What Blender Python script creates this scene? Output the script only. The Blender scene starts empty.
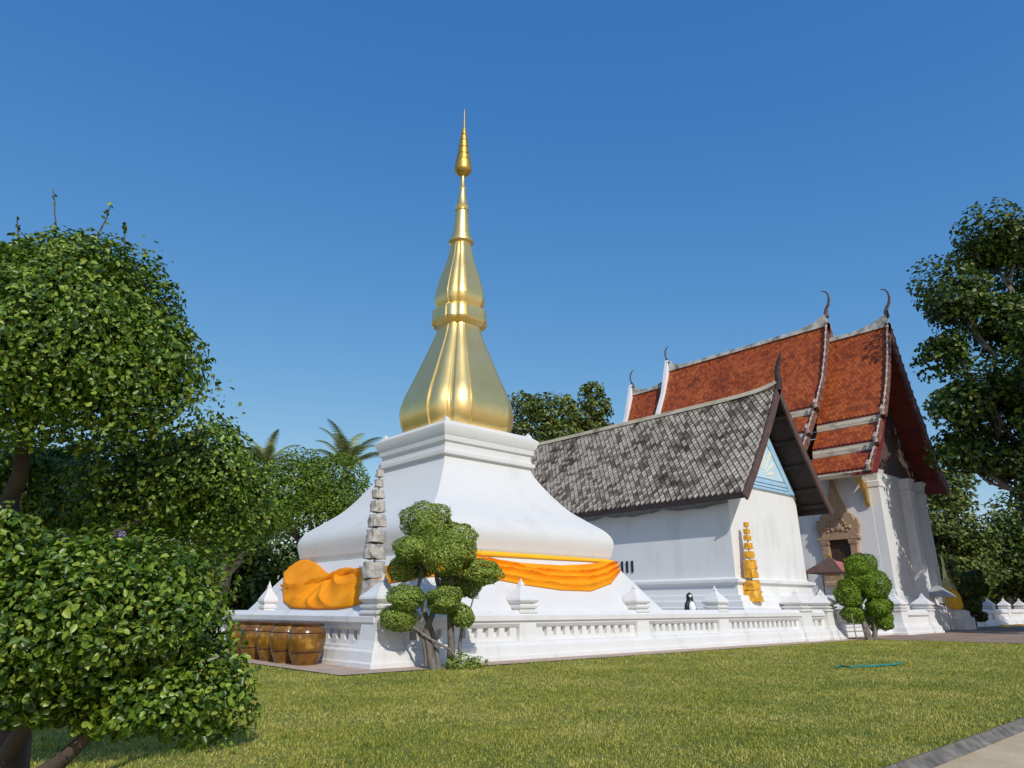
import bpy, bmesh, math, random
import numpy as np
from mathutils import Vector, noise as mnoise

S = bpy.context.scene
COL = S.collection
rad = math.radians

# ------------------------------------------------------------------ camera
FOC, HZ, EYE, YAW = 700.0, 608.0, 1.3, rad(42)
TILT = math.atan((HZ - 384) / FOC)
cd = bpy.data.cameras.new('camera'); cam = bpy.data.objects.new('camera', cd); COL.objects.link(cam)
cam.location = (0, 0, EYE); cam.rotation_euler = (math.pi/2 + TILT, 0, -YAW)
cd.sensor_width = 36; cd.lens = FOC/1024*36; cd.clip_start = 0.05; cd.clip_end = 4000
S.camera = cam

# ------------------------------------------------------------------ light
SKY_TONE = ((0.44, 1.30), (0.84, 0.80), (1.83, 0.40))
SUN_AZ, SUN_EL = rad(24), rad(36)            # azimuth measured from -Y towards -X
to_sun = Vector((-math.sin(SUN_AZ)*math.cos(SUN_EL), -math.cos(SUN_AZ)*math.cos(SUN_EL), math.sin(SUN_EL)))
sd = bpy.data.lights.new('sun', 'SUN'); sd.energy = 2.5; sd.angle = rad(0.5); sd.color = (1.0, 0.965, 0.90)
sun = bpy.data.objects.new('sun', sd); COL.objects.link(sun)
sun.rotation_euler = to_sun.to_track_quat('Z', 'Y').to_euler()
W = bpy.data.worlds.new('World'); S.world = W; W.use_nodes = True
nt = W.node_tree; nt.nodes.clear()
sky = nt.nodes.new('ShaderNodeTexSky'); sky.sky_type = 'NISHITA'; sky.sun_disc = False
sky.sun_elevation = SUN_EL; sky.sun_rotation = math.atan2(to_sun.x, to_sun.y)
sky.altitude = 0; sky.air_density = 1.0; sky.dust_density = 0.3; sky.ozone_density = 4.0
# deep dry-season blue: each channel of the sky gets its own contrast between zenith and horizon
sep = nt.nodes.new('ShaderNodeSeparateColor'); com = nt.nodes.new('ShaderNodeCombineColor')
nt.links.new(sky.outputs[0], sep.inputs[0])
for i, (gain, power) in enumerate(SKY_TONE):
    pw = nt.nodes.new('ShaderNodeMath'); pw.operation = 'POWER'; pw.inputs[1].default_value = power
    ml = nt.nodes.new('ShaderNodeMath'); ml.operation = 'MULTIPLY'; ml.inputs[1].default_value = gain
    nt.links.new(sep.outputs[i], pw.inputs[0]); nt.links.new(pw.outputs[0], ml.inputs[0]); nt.links.new(ml.outputs[0], com.inputs[i])
bgn = nt.nodes.new('ShaderNodeBackground'); bgn.inputs['Strength'].default_value = 0.15
wo = nt.nodes.new('ShaderNodeOutputWorld')
nt.links.new(com.outputs[0], bgn.inputs['Color']); nt.links.new(bgn.outputs[0], wo.inputs['Surface'])
S.view_settings.view_transform = 'Standard'; S.view_settings.look = 'None'
S.view_settings.exposure = 0.33; S.view_settings.gamma = 1.0; S.view_settings.use_curve_mapping = False

# ------------------------------------------------------------------ helpers
_H = Vector((math.sin(YAW), math.cos(YAW), 0)); _R = Vector((math.cos(YAW), -math.sin(YAW), 0)); _Z = Vector((0, 0, 1))
_F = _H*math.cos(TILT) + _Z*math.sin(TILT); _U = _Z*math.cos(TILT) - _H*math.sin(TILT)
def at(x, y, depth):
    """the place, `depth` metres ahead of the camera, where a sighting on (x, y) lands"""
    d = _F*FOC + _R*(x - 512) + _U*(384 - y)
    return Vector((0, 0, EYE)) + d*(depth/d.dot(_H))
def ahead(X, Y): return X*_H.x + Y*_H.y

def tag(o, label=None, cat=None, group=None, kind=None):
    if label: o['label'] = label
    if cat: o['category'] = cat
    if group: o['group'] = group
    if kind: o['kind'] = kind
    return o
def thing(name, loc, label, cat, group=None):
    o = bpy.data.objects.new(name, None); COL.objects.link(o); o.location = loc; o.empty_display_size = 0.3
    return tag(o, label, cat, group)
def wloc(o):
    v = Vector(o.location)
    while o.parent: o = o.parent; v += Vector(o.location)
    return v

class MB:
    def __init__(s): s.v = []; s.f = []
    def add(s, vs, fs):
        n = len(s.v); s.v += [tuple(p) for p in vs]; s.f += [tuple(i + n for i in q) for q in fs]; return s
    def box(s, a, b):
        x0, y0, z0 = a; x1, y1, z1 = b
        return s.add([(x0,y0,z0),(x1,y0,z0),(x1,y1,z0),(x0,y1,z0),(x0,y0,z1),(x1,y0,z1),(x1,y1,z1),(x0,y1,z1)],
                     [(3,2,1,0),(4,5,6,7),(0,1,5,4),(1,2,6,5),(2,3,7,6),(3,0,4,7)])
    def loft(s, rings, closed=True, caps=True):
        n = len(rings[0]); vs = [p for r in rings for p in r]; fs = []
        m = n if closed else n - 1
        for i in range(len(rings) - 1):
            for j in range(m):
                k = (j + 1) % n
                fs.append((i*n + j, i*n + k, (i+1)*n + k, (i+1)*n + j))
        if caps and closed:
            fs.append(tuple(range(n - 1, -1, -1))); fs.append(tuple((len(rings)-1)*n + j for j in range(n)))
        return s.add(vs, fs)
    def rect(s, x0, x1, y0, y1, prof):
        return s.loft([[(x0-o, y0-o, z), (x1+o, y0-o, z), (x1+o, y1+o, z), (x0-o, y1+o, z)] for z, o in prof])
    def square(s, cx, cy, prof): return s.rect(cx, cx, cy, cy, prof)
    def lathe(s, cx, cy, prof, n=20):
        return s.loft([[(cx + r*math.cos(2*math.pi*k/n), cy + r*math.sin(2*math.pi*k/n), z) for k in range(n)] for z, r in prof])
    def tube(s, pts, radii, n=8):
        pts = [Vector(p) for p in pts]; rings = []; up = Vector((0.13, 0.21, 1)).normalized()
        for i, p in enumerate(pts):
            t = (pts[min(i+1, len(pts)-1)] - pts[max(i-1, 0)]).normalized()
            a = t.cross(up); a = a.normalized() if a.length > 1e-4 else Vector((1, 0, 0)); b = t.cross(a).normalized()
            r = radii[i] if isinstance(radii, (list, tuple)) else radii
            rings.append([p + a*(r*math.cos(2*math.pi*k/n)) - b*(r*math.sin(2*math.pi*k/n)) for k in range(n)])
        return s.loft(rings)
    def ball(s, c, r, n=8, m=6):
        if not isinstance(r, (tuple, list)): r = (r, r, r)
        rings = []
        for i in range(m + 1):
            a = -math.pi/2 + math.pi*(i*0.98 + 0.01*m)/m
            rings.append([(c[0] + r[0]*math.cos(a)*math.cos(2*math.pi*k/n), c[1] + r[1]*math.cos(a)*math.sin(2*math.pi*k/n), c[2] + r[2]*math.sin(a)) for k in range(n)])
        return s.loft(rings)
    def prism(s, outline, axis, t0, t1):
        """outline of 2D points extruded along an axis ('x': points are (y,z); 'y': points are (x,z))"""
        f = (lambda p, t: (t, p[0], p[1])) if axis == 'x' else (lambda p, t: (p[0], t, p[1]))
        return s.loft([[f(p, t0) for p in outline], [f(p, t1) for p in outline]])
    def sheet(s, grid, thick=None):
        """grid[i][j] of points; thick = offset vector list for a closed slab"""
        a, b = len(grid), len(grid[0])
        vs = [p for r in grid for p in r]
        fs = [(i*b+j, i*b+j+1, (i+1)*b+j+1, (i+1)*b+j) for i in range(a-1) for j in range(b-1)]
        if thick is not None:
            t = Vector(thick); n = a*b; vs = vs + [tuple(Vector(p) + t) for p in vs]
            fs += [tuple(n + k for k in reversed(q)) for q in fs]
            rim = [(0, j) for j in range(b)] + [(i, b-1) for i in range(1, a)] + [(a-1, j) for j in range(b-2, -1, -1)] + [(i, 0) for i in range(a-2, 0, -1)]
            idx = [i*b + j for i, j in rim]
            for k in range(len(idx)):
                p, q = idx[k], idx[(k+1) % len(idx)]
                fs.append((q, p, p + n, q + n))
        return s.add(vs, fs)
    def build(s, name, m, parent=None, smooth=None, bevel=0):
        o0 = wloc(parent) if parent else Vector((0, 0, 0))
        me = bpy.data.meshes.new(name)
        me.from_pydata([(p[0]-o0.x, p[1]-o0.y, p[2]-o0.z) for p in s.v], [], s.f)
        bm = bmesh.new(); bm.from_mesh(me)
        bmesh.ops.recalc_face_normals(bm, faces=bm.faces)
        bm.to_mesh(me); bm.free()
        me.materials.append(m)
        if smooth is not None:
            me.polygons.foreach_set('use_smooth', [True]*len(me.polygons)); me.set_sharp_from_angle(angle=rad(smooth))
        o = bpy.data.objects.new(name, me); COL.objects.link(o)
        if parent: o.parent = parent
        if bevel:
            md = o.modifiers.new('soft_edges', 'BEVEL'); md.width = bevel; md.segments = 2; md.limit_method = 'ANGLE'; md.angle_limit = rad(40)
        return o

def raw_mesh(name, V, F, m, parent=None, smooth=False):
    """V (n,3) array, F (k,c) array of equal-sized faces"""
    o0 = wloc(parent) if parent else Vector((0, 0, 0))
    V = (V - np.array(o0)).astype(np.float32); k, c = F.shape
    me = bpy.data.meshes.new(name)
    me.vertices.add(len(V)); me.vertices.foreach_set('co', V.ravel())
    me.loops.add(k*c); me.loops.foreach_set('vertex_index', F.astype(np.int32).ravel())
    me.polygons.add(k); me.polygons.foreach_set('loop_start', np.arange(0, k*c, c, dtype=np.int32))
    me.polygons.foreach_set('loop_total', np.full(k, c, dtype=np.int32))
    if smooth: me.polygons.foreach_set('use_smooth', np.ones(k, dtype=bool))
    me.update(calc_edges=True); me.materials.append(m)
    o = bpy.data.objects.new(name, me); COL.objects.link(o)
    if parent: o.parent = parent
    return o

# ------------------------------------------------------------------ materials
def mat(name, col, rough=0.7, metal=0.0, spec=0.5):
    m = bpy.data.materials.new(name); m.use_nodes = True
    p = m.node_tree.nodes['Principled BSDF']
    p.inputs['Base Color'].default_value = (*col, 1); p.inputs['Roughness'].default_value = rough; p.inputs['Metallic'].default_value = metal
    p.inputs['Specular IOR Level'].default_value = spec
    return m
def N(m, t, **kw):
    n = m.node_tree.nodes.new(t)
    for k, v in kw.items(): n.inputs[k].default_value = v
    return n
def L(m, a, b): m.node_tree.links.new(a, b)
def ramp(m, stops):
    r = m.node_tree.nodes.new('ShaderNodeValToRGB'); e = r.color_ramp.elements
    while len(e) < len(stops): e.new(0.5)
    for q, (p, c) in zip(e, stops): q.position = p; q.color = (*c, 1)
    return r
def pos(m, scale=(1, 1, 1)):
    g = N(m, 'ShaderNodeNewGeometry'); mp = N(m, 'ShaderNodeMapping'); mp.inputs['Scale'].default_value = scale
    L(m, g.outputs['Position'], mp.inputs['Vector']); return mp.outputs[0]
def noisy(name, stops, scale, rough=0.7, metal=0, bump=0.0, bscale=30, sc=(1, 1, 1), detail=5, spec=0.5, island=0.0):
    m = mat(name, (0.5,)*3, rough, metal, spec); p = m.node_tree.nodes['Principled BSDF']
    v = pos(m, sc); n = N(m, 'ShaderNodeTexNoise', Scale=scale, Detail=detail, Roughness=0.6); L(m, v, n.inputs['Vector'])
    r = ramp(m, stops); fac = n.outputs[0]
    if island:
        g = N(m, 'ShaderNodeNewGeometry'); mx = m.node_tree.nodes.new('ShaderNodeMix'); mx.inputs['Factor'].default_value = island
        L(m, fac, mx.inputs[2]); L(m, g.outputs['Random Per Island'], mx.inputs[3]); fac = mx.outputs[0]
    L(m, fac, r.inputs[0]); L(m, r.outputs[0], p.inputs['Base Color'])
    if bump:
        b = N(m, 'ShaderNodeTexNoise', Scale=bscale, Detail=4); L(m, pos(m), b.inputs['Vector'])
        bp = N(m, 'ShaderNodeBump', Strength=bump, Distance=0.02); L(m, b.outputs[0], bp.inputs['Height']); L(m, bp.outputs[0], p.inputs['Normal'])
    return m
def leafmat(name, dark, mid, light, rough=0.4, trans=0.25, spec=0.5):
    m = mat(name, mid, rough, 0, spec); T = m.node_tree; p = T.nodes['Principled BSDF']; out = T.nodes['Material Output']
    g = N(m, 'ShaderNodeNewGeometry'); r = ramp(m, [(0.0, dark), (0.55, mid), (1.0, light)])
    L(m, g.outputs['Random Per Island'], r.inputs[0]); L(m, r.outputs[0], p.inputs['Base Color'])
    tr = N(m, 'ShaderNodeBsdfTranslucent'); L(m, r.outputs[0], tr.inputs['Color'])
    mx = N(m, 'ShaderNodeMixShader'); mx.inputs[0].default_value = trans
    L(m, p.outputs[0], mx.inputs[1]); L(m, tr.outputs[0], mx.inputs[2]); L(m, mx.outputs[0], out.inputs['Surface'])
    return m

WHITE = noisy('white_plaster', [(0.25, (0.66, 0.64, 0.62)), (0.5, (0.755, 0.75, 0.735)), (0.8, (0.775, 0.77, 0.76))], 1.3, 0.75, bump=0.25, bscale=14, sc=(1, 1, 0.35))
LIMEWASH = noisy('aged_limewash', [(0.22, (0.58, 0.565, 0.54)), (0.42, (0.675, 0.665, 0.645)), (0.8, (0.695, 0.687, 0.67))], 0.9, 0.8, bump=0.25, bscale=14, sc=(1, 1, 0.35))
WHITE2 = noisy('worn_white_plaster', [(0.2, (0.46, 0.44, 0.41)), (0.40, (0.71, 0.70, 0.685)), (0.8, (0.775, 0.77, 0.755))], 1.0, 0.8, bump=0.3, bscale=12, sc=(1.4, 1.4, 0.3))
MOULD = noisy('mouldy_plaster', [(0.3, (0.09, 0.08, 0.07)), (0.5, (0.42, 0.39, 0.34)), (0.72, (0.66, 0.63, 0.58))], 1.6, 0.85, bump=0.4, bscale=10)
LEDGE = noisy('cream_ledge_plaster', [(0.28, (0.18, 0.145, 0.10)), (0.45, (0.52, 0.44, 0.32)), (0.75, (0.66, 0.58, 0.45))], 1.1, 0.85, sc=(1, 1, 3))
GOLD = noisy('gilded_metal', [(0.3, (0.85, 0.62, 0.23)), (0.7, (0.91, 0.70, 0.31))], 2.0, 0.37, 0.85, bump=0.12, bscale=3.0)
GOLDDARK = noisy('old_gilding', [(0.3, (0.42, 0.25, 0.05)), (0.7, (0.75, 0.50, 0.12))], 9.0, 0.42, 0.8, bump=0.4, bscale=40)
GREYTILE = noisy('weathered_grey_tiles', [(0.28, (0.06, 0.047, 0.036)), (0.42, (0.19, 0.155, 0.12)), (0.54, (0.40, 0.35, 0.29)), (0.78, (0.60, 0.545, 0.465))], 0.8, 0.95, island=0.30, bump=0.4, bscale=30, spec=0.15)
REDTILE = noisy('orange_glazed_tiles', [(0.2, (0.15, 0.030, 0.010)), (0.42, (0.29, 0.060, 0.016)), (0.6, (0.42, 0.092, 0.022)), (0.78, (0.46, 0.14, 0.04)), (0.95, (0.62, 0.32, 0.20))], 0.6, 0.55, island=0.33, spec=0.3)
DARKWOOD = noisy('dark_roof_boards', [(0.3, (0.022, 0.015, 0.013)), (0.7, (0.05, 0.034, 0.03))], 3, 0.8)
BARGE = noisy('brown_bargeboard', [(0.3, (0.07, 0.038, 0.032)), (0.7, (0.13, 0.075, 0.065))], 4, 0.75)
REDWOOD = noisy('dark_red_boards', [(0.3, (0.14, 0.016, 0.012)), (0.7, (0.23, 0.030, 0.020))], 2, 0.6)
MAUVE = noisy('faded_red_plaster', [(0.3, (0.07, 0.028, 0.022)), (0.5, (0.16, 0.07, 0.052)), (0.75, (0.30, 0.18, 0.15))], 3.5, 0.8, bump=0.4, bscale=20)
KNOB = noisy('pale_pink_plaster', [(0.3, (0.28, 0.17, 0.14)), (0.7, (0.58, 0.45, 0.40))], 3, 0.8)
BROWNCARVE = noisy('carved_brown_stucco', [(0.3, (0.26, 0.15, 0.085)), (0.7, (0.52, 0.35, 0.22))], 8, 0.8, bump=1.0, bscale=25)
SHUTTER = noisy('brown_wood_shutter', [(0.3, (0.035, 0.018, 0.012)), (0.7, (0.08, 0.04, 0.025))], 6, 0.6)
BLUEPAINT = noisy('pale_blue_paint', [(0.3, (0.30, 0.52, 0.72)), (0.7, (0.40, 0.62, 0.80))], 2, 0.7)
BLUELIGHT = noisy('whitish_blue_paint', [(0.3, (0.46, 0.66, 0.80)), (0.7, (0.56, 0.72, 0.82))], 2, 0.7)
YELLOWPAINT = mat('pale_yellow_paint', (0.80, 0.78, 0.58), 0.7)
BLACK = mat('black_paint', (0.012, 0.012, 0.014), 0.45)
PENWHITE = mat('white_paint', (0.8, 0.8, 0.8), 0.5)
PINKPAINT = mat('pink_paint', (0.6, 0.22, 0.22), 0.5)
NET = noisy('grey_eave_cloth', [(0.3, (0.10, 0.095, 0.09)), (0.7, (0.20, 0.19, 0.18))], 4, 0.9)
ORANGE = noisy('orange_cloth', [(0.3, (0.90, 0.27, 0.006)), (0.7, (0.95, 0.36, 0.012))], 1.5, 0.62, bump=0.35, bscale=9, spec=0.12)
YELLOW = noisy('yellow_cloth', [(0.3, (0.88, 0.44, 0.012)), (0.7, (0.92, 0.52, 0.02))], 2, 0.6, bump=0.2, bscale=12, spec=0.3)
PALECLOTH = noisy('faded_cream_cloth', [(0.3, (0.24, 0.20, 0.17)), (0.52, (0.46, 0.42, 0.37)), (0.75, (0.62, 0.58, 0.53))], 7, 0.9, bump=0.8, bscale=9)
GOLDCLOTH = noisy('golden_cloth', [(0.3, (0.62, 0.27, 0.01)), (0.7, (0.85, 0.44, 0.03))], 5, 0.42, bump=0.8, bscale=10)
GLAZE = noisy('brown_glazed_clay', [(0.3, (0.10, 0.042, 0.008)), (0.55, (0.21, 0.095, 0.014)), (0.66, (0.42, 0.22, 0.03))], 4.5, 0.22, bump=0.25, bscale=9)
GLAZEDARK = noisy('dark_brown_glaze', [(0.3, (0.05, 0.018, 0.01)), (0.7, (0.10, 0.04, 0.02))], 5, 0.3)
BARK = noisy('grey_bark', [(0.3, (0.10, 0.085, 0.07)), (0.7, (0.26, 0.23, 0.20))], 9, 0.9, bump=0.8, bscale=30, sc=(1, 1, 0.4))
BARKDARK = noisy('brown_bark', [(0.3, (0.045, 0.032, 0.024)), (0.7, (0.12, 0.09, 0.07))], 6, 0.9, bump=0.8, bscale=20, sc=(1, 1, 0.4))
STAKE = noisy('bamboo_stake', [(0.3, (0.20, 0.17, 0.12)), (0.7, (0.34, 0.30, 0.22))], 6, 0.7)
METAL = mat('grey_metal', (0.20, 0.20, 0.21), 0.45, 0.8)
CANVAS = noisy('brown_canvas', [(0.3, (0.10, 0.055, 0.04)), (0.7, (0.15, 0.085, 0.06))], 3, 0.8)
REDCANVAS = noisy('faded_red_canvas', [(0.3, (0.34, 0.10, 0.09)), (0.7, (0.45, 0.16, 0.14))], 3, 0.8)
GREYSHEET = noisy('grey_roof_sheet', [(0.3, (0.30, 0.31, 0.33)), (0.7, (0.42, 0.43, 0.45))], 2, 0.5)
TERRACE = noisy('pinkish_paving', [(0.3, (0.42, 0.29, 0.21)), (0.7, (0.58, 0.44, 0.34))], 2.5, 0.85, bump=0.3)
PALEPAVE = noisy('pale_bounce_paving', [(0.3, (0.50, 0.48, 0.45)), (0.7, (0.62, 0.60, 0.57))], 1.5, 0.8)
PLAZA = noisy('brownish_paving', [(0.3, (0.24, 0.155, 0.105)), (0.7, (0.40, 0.28, 0.20))], 0.8, 0.9, bump=0.3)
KERB = noisy('grey_kerb_concrete', [(0.3, (0.07, 0.062, 0.05)), (0.6, (0.19, 0.17, 0.14)), (0.8, (0.34, 0.31, 0.26))], 5, 0.9, bump=0.6, bscale=25)
PATH = noisy('sandy_path', [(0.3, (0.52, 0.37, 0.20)), (0.7, (0.68, 0.52, 0.32))], 2, 0.95, bump=0.3)
HOSE = mat('teal_rubber', (0.02, 0.22, 0.19), 0.45)
LAWN = noisy('lawn_soil', [(0.25, (0.085, 0.115, 0.010)), (0.5, (0.15, 0.17, 0.020)), (0.75, (0.27, 0.23, 0.06))], 0.9, 0.95, bump=0.8, bscale=40, detail=8)

# grass: colour varies between blades and in broad drier patches
GRASS = mat('grass_blades', (0.15, 0.17, 0.05), 0.55)
def _grass():
    m = GRASS; T = m.node_tree; p = T.nodes['Principled BSDF']
    n = N(m, 'ShaderNodeTexNoise', Scale=0.55, Detail=6, Roughness=0.65); L(m, pos(m), n.inputs['Vector'])
    g = N(m, 'ShaderNodeNewGeometry'); mx = T.nodes.new('ShaderNodeMix'); mx.inputs['Factor'].default_value = 0.36
    L(m, n.outputs[0], mx.inputs[2]); L(m, g.outputs['Random Per Island'], mx.inputs[3])
    r = ramp(m, [(0.24, (0.10, 0.165, 0.010)), (0.42, (0.27, 0.30, 0.030)), (0.56, (0.47, 0.43, 0.07)), (0.74, (0.68, 0.56, 0.19))])
    L(m, mx.outputs[0], r.inputs[0]); L(m, r.outputs[0], p.inputs['Base Color'])
    tr = N(m, 'ShaderNodeBsdfTranslucent'); L(m, r.outputs[0], tr.inputs['Color'])
    ms = N(m, 'ShaderNodeMixShader'); ms.inputs[0].default_value = 0.25
    L(m, p.outputs[0], ms.inputs[1]); L(m, tr.outputs[0], ms.inputs[2]); L(m, ms.outputs[0], T.nodes['Material Output'].inputs['Surface'])
_grass()

LEAF_NEAR = leafmat('glossy_shrub_leaves', (0.024, 0.068, 0.004), (0.105, 0.19, 0.011), (0.30, 0.385, 0.045), 0.38, 0.20, 0.5)
LEAF_TOPIARY = leafmat('clipped_topiary_leaves', (0.10, 0.17, 0.016), (0.31, 0.41, 0.06), (0.52, 0.60, 0.16), 0.5, 0.38, 0.3)
LEAF_TOPIARY2 = leafmat('darker_topiary_leaves', (0.05, 0.12, 0.006), (0.17, 0.28, 0.016), (0.34, 0.46, 0.04), 0.5, 0.25, 0.3)
LEAF_BIG = leafmat('dark_tree_leaves', (0.018, 0.042, 0.005), (0.055, 0.10, 0.010), (0.17, 0.22, 0.02), 0.45, 0.25)
LEAF_GREEN = leafmat('mid_green_tree_leaves', (0.04, 0.10, 0.006), (0.13, 0.22, 0.012), (0.30, 0.38, 0.03), 0.5, 0.3)
LEAF_OLIVE = leafmat('olive_tree_leaves', (0.04, 0.065, 0.010), (0.12, 0.165, 0.022), (0.26, 0.30, 0.055), 0.5, 0.3)
LEAF_PALM = leafmat('palm_fronds', (0.15, 0.18, 0.05), (0.28, 0.32, 0.09), (0.45, 0.46, 0.19), 0.4, 0.25)

# ------------------------------------------------------------------ foliage
def leaf_geo(P, D, Nn, ln, wd, fold=0.25):
    """pointed oval leaves: base P, direction D, normal Nn (arrays)"""
    Sd = np.cross(D, Nn); Sd /= np.linalg.norm(Sd, axis=1, keepdims=True) + 1e-9
    ln = ln[:, None]; wd = wd[:, None]
    up = Nn*wd*fold
    v = np.stack([P, P + D*ln*0.30 + Sd*wd*0.5 + up, P + D*ln*0.68 + Sd*wd*0.42 + up, P + D*ln,
                  P + D*ln*0.68 - Sd*wd*0.42 + up, P + D*ln*0.30 - Sd*wd*0.5 + up], axis=1)
    n = len(P); b = (np.arange(n)*6)[:, None]
    f = np.concatenate([b + np.array([[0, 1, 2, 3]]), b + np.array([[0, 3, 4, 5]])], axis=0)
    return v.reshape(-1, 3), f
def unit(a): return a/(np.linalg.norm(a, axis=1, keepdims=True) + 1e-9)
def lump(d, seed, k, amp, fine=0):
    """smooth uneven radius from a few random lobes"""
    r = np.random.default_rng(seed); c = unit(r.normal(size=(k, 3))); s = r.uniform(-1, 1, k)
    R = 1 + amp*((np.clip((d@c.T - 0.55)/0.45, 0, 1)**1.5)*s).sum(1)
    if fine:
        c = unit(r.normal(size=(170, 3))); s = r.uniform(-1, 1, 170)
        R += fine*((np.clip((d@c.T - 0.93)/0.07, 0, 1))*s).sum(1)
    return R
def blob_leaves(blobs, dens, ln, seed, shell=0.22, outward=0.9, amp=0.25, lobes=26, aspect=0.55, inner=0.12, fine=0.0, stray=0.0):
    """leaves through the outer volume of several uneven blobs; dens = leaves per square metre of blob surface"""
    rg = np.random.default_rng(seed); Ps = []; Ns = []
    for i, (c, r) in enumerate(blobs):
        r = np.array(r if hasattr(r, '__len__') else (r, r, r), float)
        area = 4*math.pi*(((r[0]*r[1])**1.6 + (r[0]*r[2])**1.6 + (r[1]*r[2])**1.6)/3)**(1/1.6)
        n = max(30, int(area*dens)); d = unit(rg.normal(size=(n, 3)))
        R = lump(d, seed*31 + i, lobes, amp, fine)
        depth = 1 - shell*rg.random(n)**1.4
        k = rg.random(n) < inner; depth[k] = rg.uniform(0.3, 0.8, k.sum())
        if stray: k = rg.random(n) < stray; depth[k] = 1 + .13*rg.random(k.sum())**2
        Ps.append(np.array(c) + d*r*(R*depth)[:, None]); Ns.append(unit(d/r))
    P = np.concatenate(Ps); O = np.concatenate(Ns); n = len(P)
    Nn = unit(O*outward + rg.normal(size=(n, 3))*0.55 + np.array([0, 0, 0.35]))
    D = rg.normal(size=(n, 3)) + O*0.3 - np.array([0, 0, 0.25]); D = unit(D - (D*Nn).sum(1, keepdims=True)*Nn)
    l = ln*rg.uniform(0.65, 1.25, n)
    return leaf_geo(P - D*(l*0.5)[:, None], D, Nn, l, l*aspect*rg.uniform(0.8, 1.15, n))

def branch(mb, a, b, r0, r1, rnd, n=6, wob=0.08):
    a, b = Vector(a), Vector(b); ln = (b - a).length; pts = []; rs = []
    for i in range(n + 1):
        t = i/n; p = a.lerp(b, t)
        if 0 < i < n: p += Vector((rnd.uniform(-1, 1), rnd.uniform(-1, 1), rnd.uniform(-0.5, 0.5)))*ln*wob*0.6
        pts.append(p); rs.append(r0 + (r1 - r0)*t)
    mb.tube(pts, rs, 8)
    return pts

def tree(name, base, label, cat, group, blobs, ln, dens, lm, bm_, trunk_r, seed, fork=0.45, **kw):
    t = thing(name, base, label, cat, group); rnd = random.Random(seed)
    V, F = blob_leaves(blobs, dens, ln, seed, **kw); raw_mesh('crown', V, F, lm, t)
    mb = MB(); cz = min(c[2] - (r if not hasattr(r, '__len__') else r[2]) for c, r in blobs)
    top = Vector(base) + Vector((rnd.uniform(-.2, .2), rnd.uniform(-.2, .2), max(0.5, (cz - base[2])*fork + 0.4)))
    branch(mb, base, top, trunk_r*1.25, trunk_r*0.85, rnd, 6, 0.05)
    for c, r in blobs:
        e = Vector(c); m = top.lerp(e, 0.5) + Vector((0, 0, 0.1*(e - top).length))
        branch(mb, top, m, trunk_r*0.6, trunk_r*0.38, rnd, 4, 0.08); p = branch(mb, m, e, trunk_r*0.38, trunk_r*0.08, rnd, 4, 0.1)
        rr = r if not hasattr(r, '__len__') else min(r)
        for _ in range(3):
            branch(mb, m.lerp(e, rnd.uniform(0.2, 0.8)), e + Vector((rnd.uniform(-1, 1), rnd.uniform(-1, 1), rnd.uniform(-.3, 1)))*rr*0.8, trunk_r*0.2, trunk_r*0.04, rnd, 4, 0.1)
    mb.build('trunk', bm_, t, smooth=60)
    return t

# ------------------------------------------------------------------ ground
def struct(name, mb, m): o = mb.build(name, m); o['kind'] = 'structure'; return o
far = 900
struct('lawn', MB().sheet([[(-far, 2.82, 0), (far, 2.82, 0)], [(-far, far, 0), (far, far, 0)]]), LAWN)
struct('path', MB().sheet([[(-far, -far, -0.07), (far, -far, -0.07)], [(-far, 2.70, -0.07), (far, 2.70, -0.07)]]), PATH)
kb = MB()
for i in range(-10, 40):
    x0 = i*1.0
    kb.prism([(2.69, -0.2), (2.83, -0.2), (2.83, 0.012), (2.805, 0.018), (2.79, 0.004), (2.785, -0.01), (2.70, -0.062)], 'x', x0 + 0.006, x0 + 0.994)
o = struct('kerb', kb, KERB)
struct('terrace', MB().sheet([[(7.55, 13.52, 0.02), (33.0, 13.52, 0.02)], [(7.55, 40, 0.02), (33.0, 40, 0.02)]]), TERRACE)
struct('bounce_floor', MB().sheet([[(9.5, 15.1, 0.03), (33.0, 15.1, 0.03)], [(9.5, 40, 0.03), (33.0, 40, 0.03)]]), PALEPAVE)  # hidden pale floor, added to bounce light up onto the white walls
struct('plaza', MB().add([(33.0, 60, 0.02), (33.0, 13.52, 0.02), (32.8, 12, 0.02), (33.2, 9, 0.02), (33.0, 2.85, 0.02), (120, 2.85, 0.02), (120, 60, 0.02)],
       [(0, 1, 2, 3, 4, 5, 6)]), PLAZA)

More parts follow.
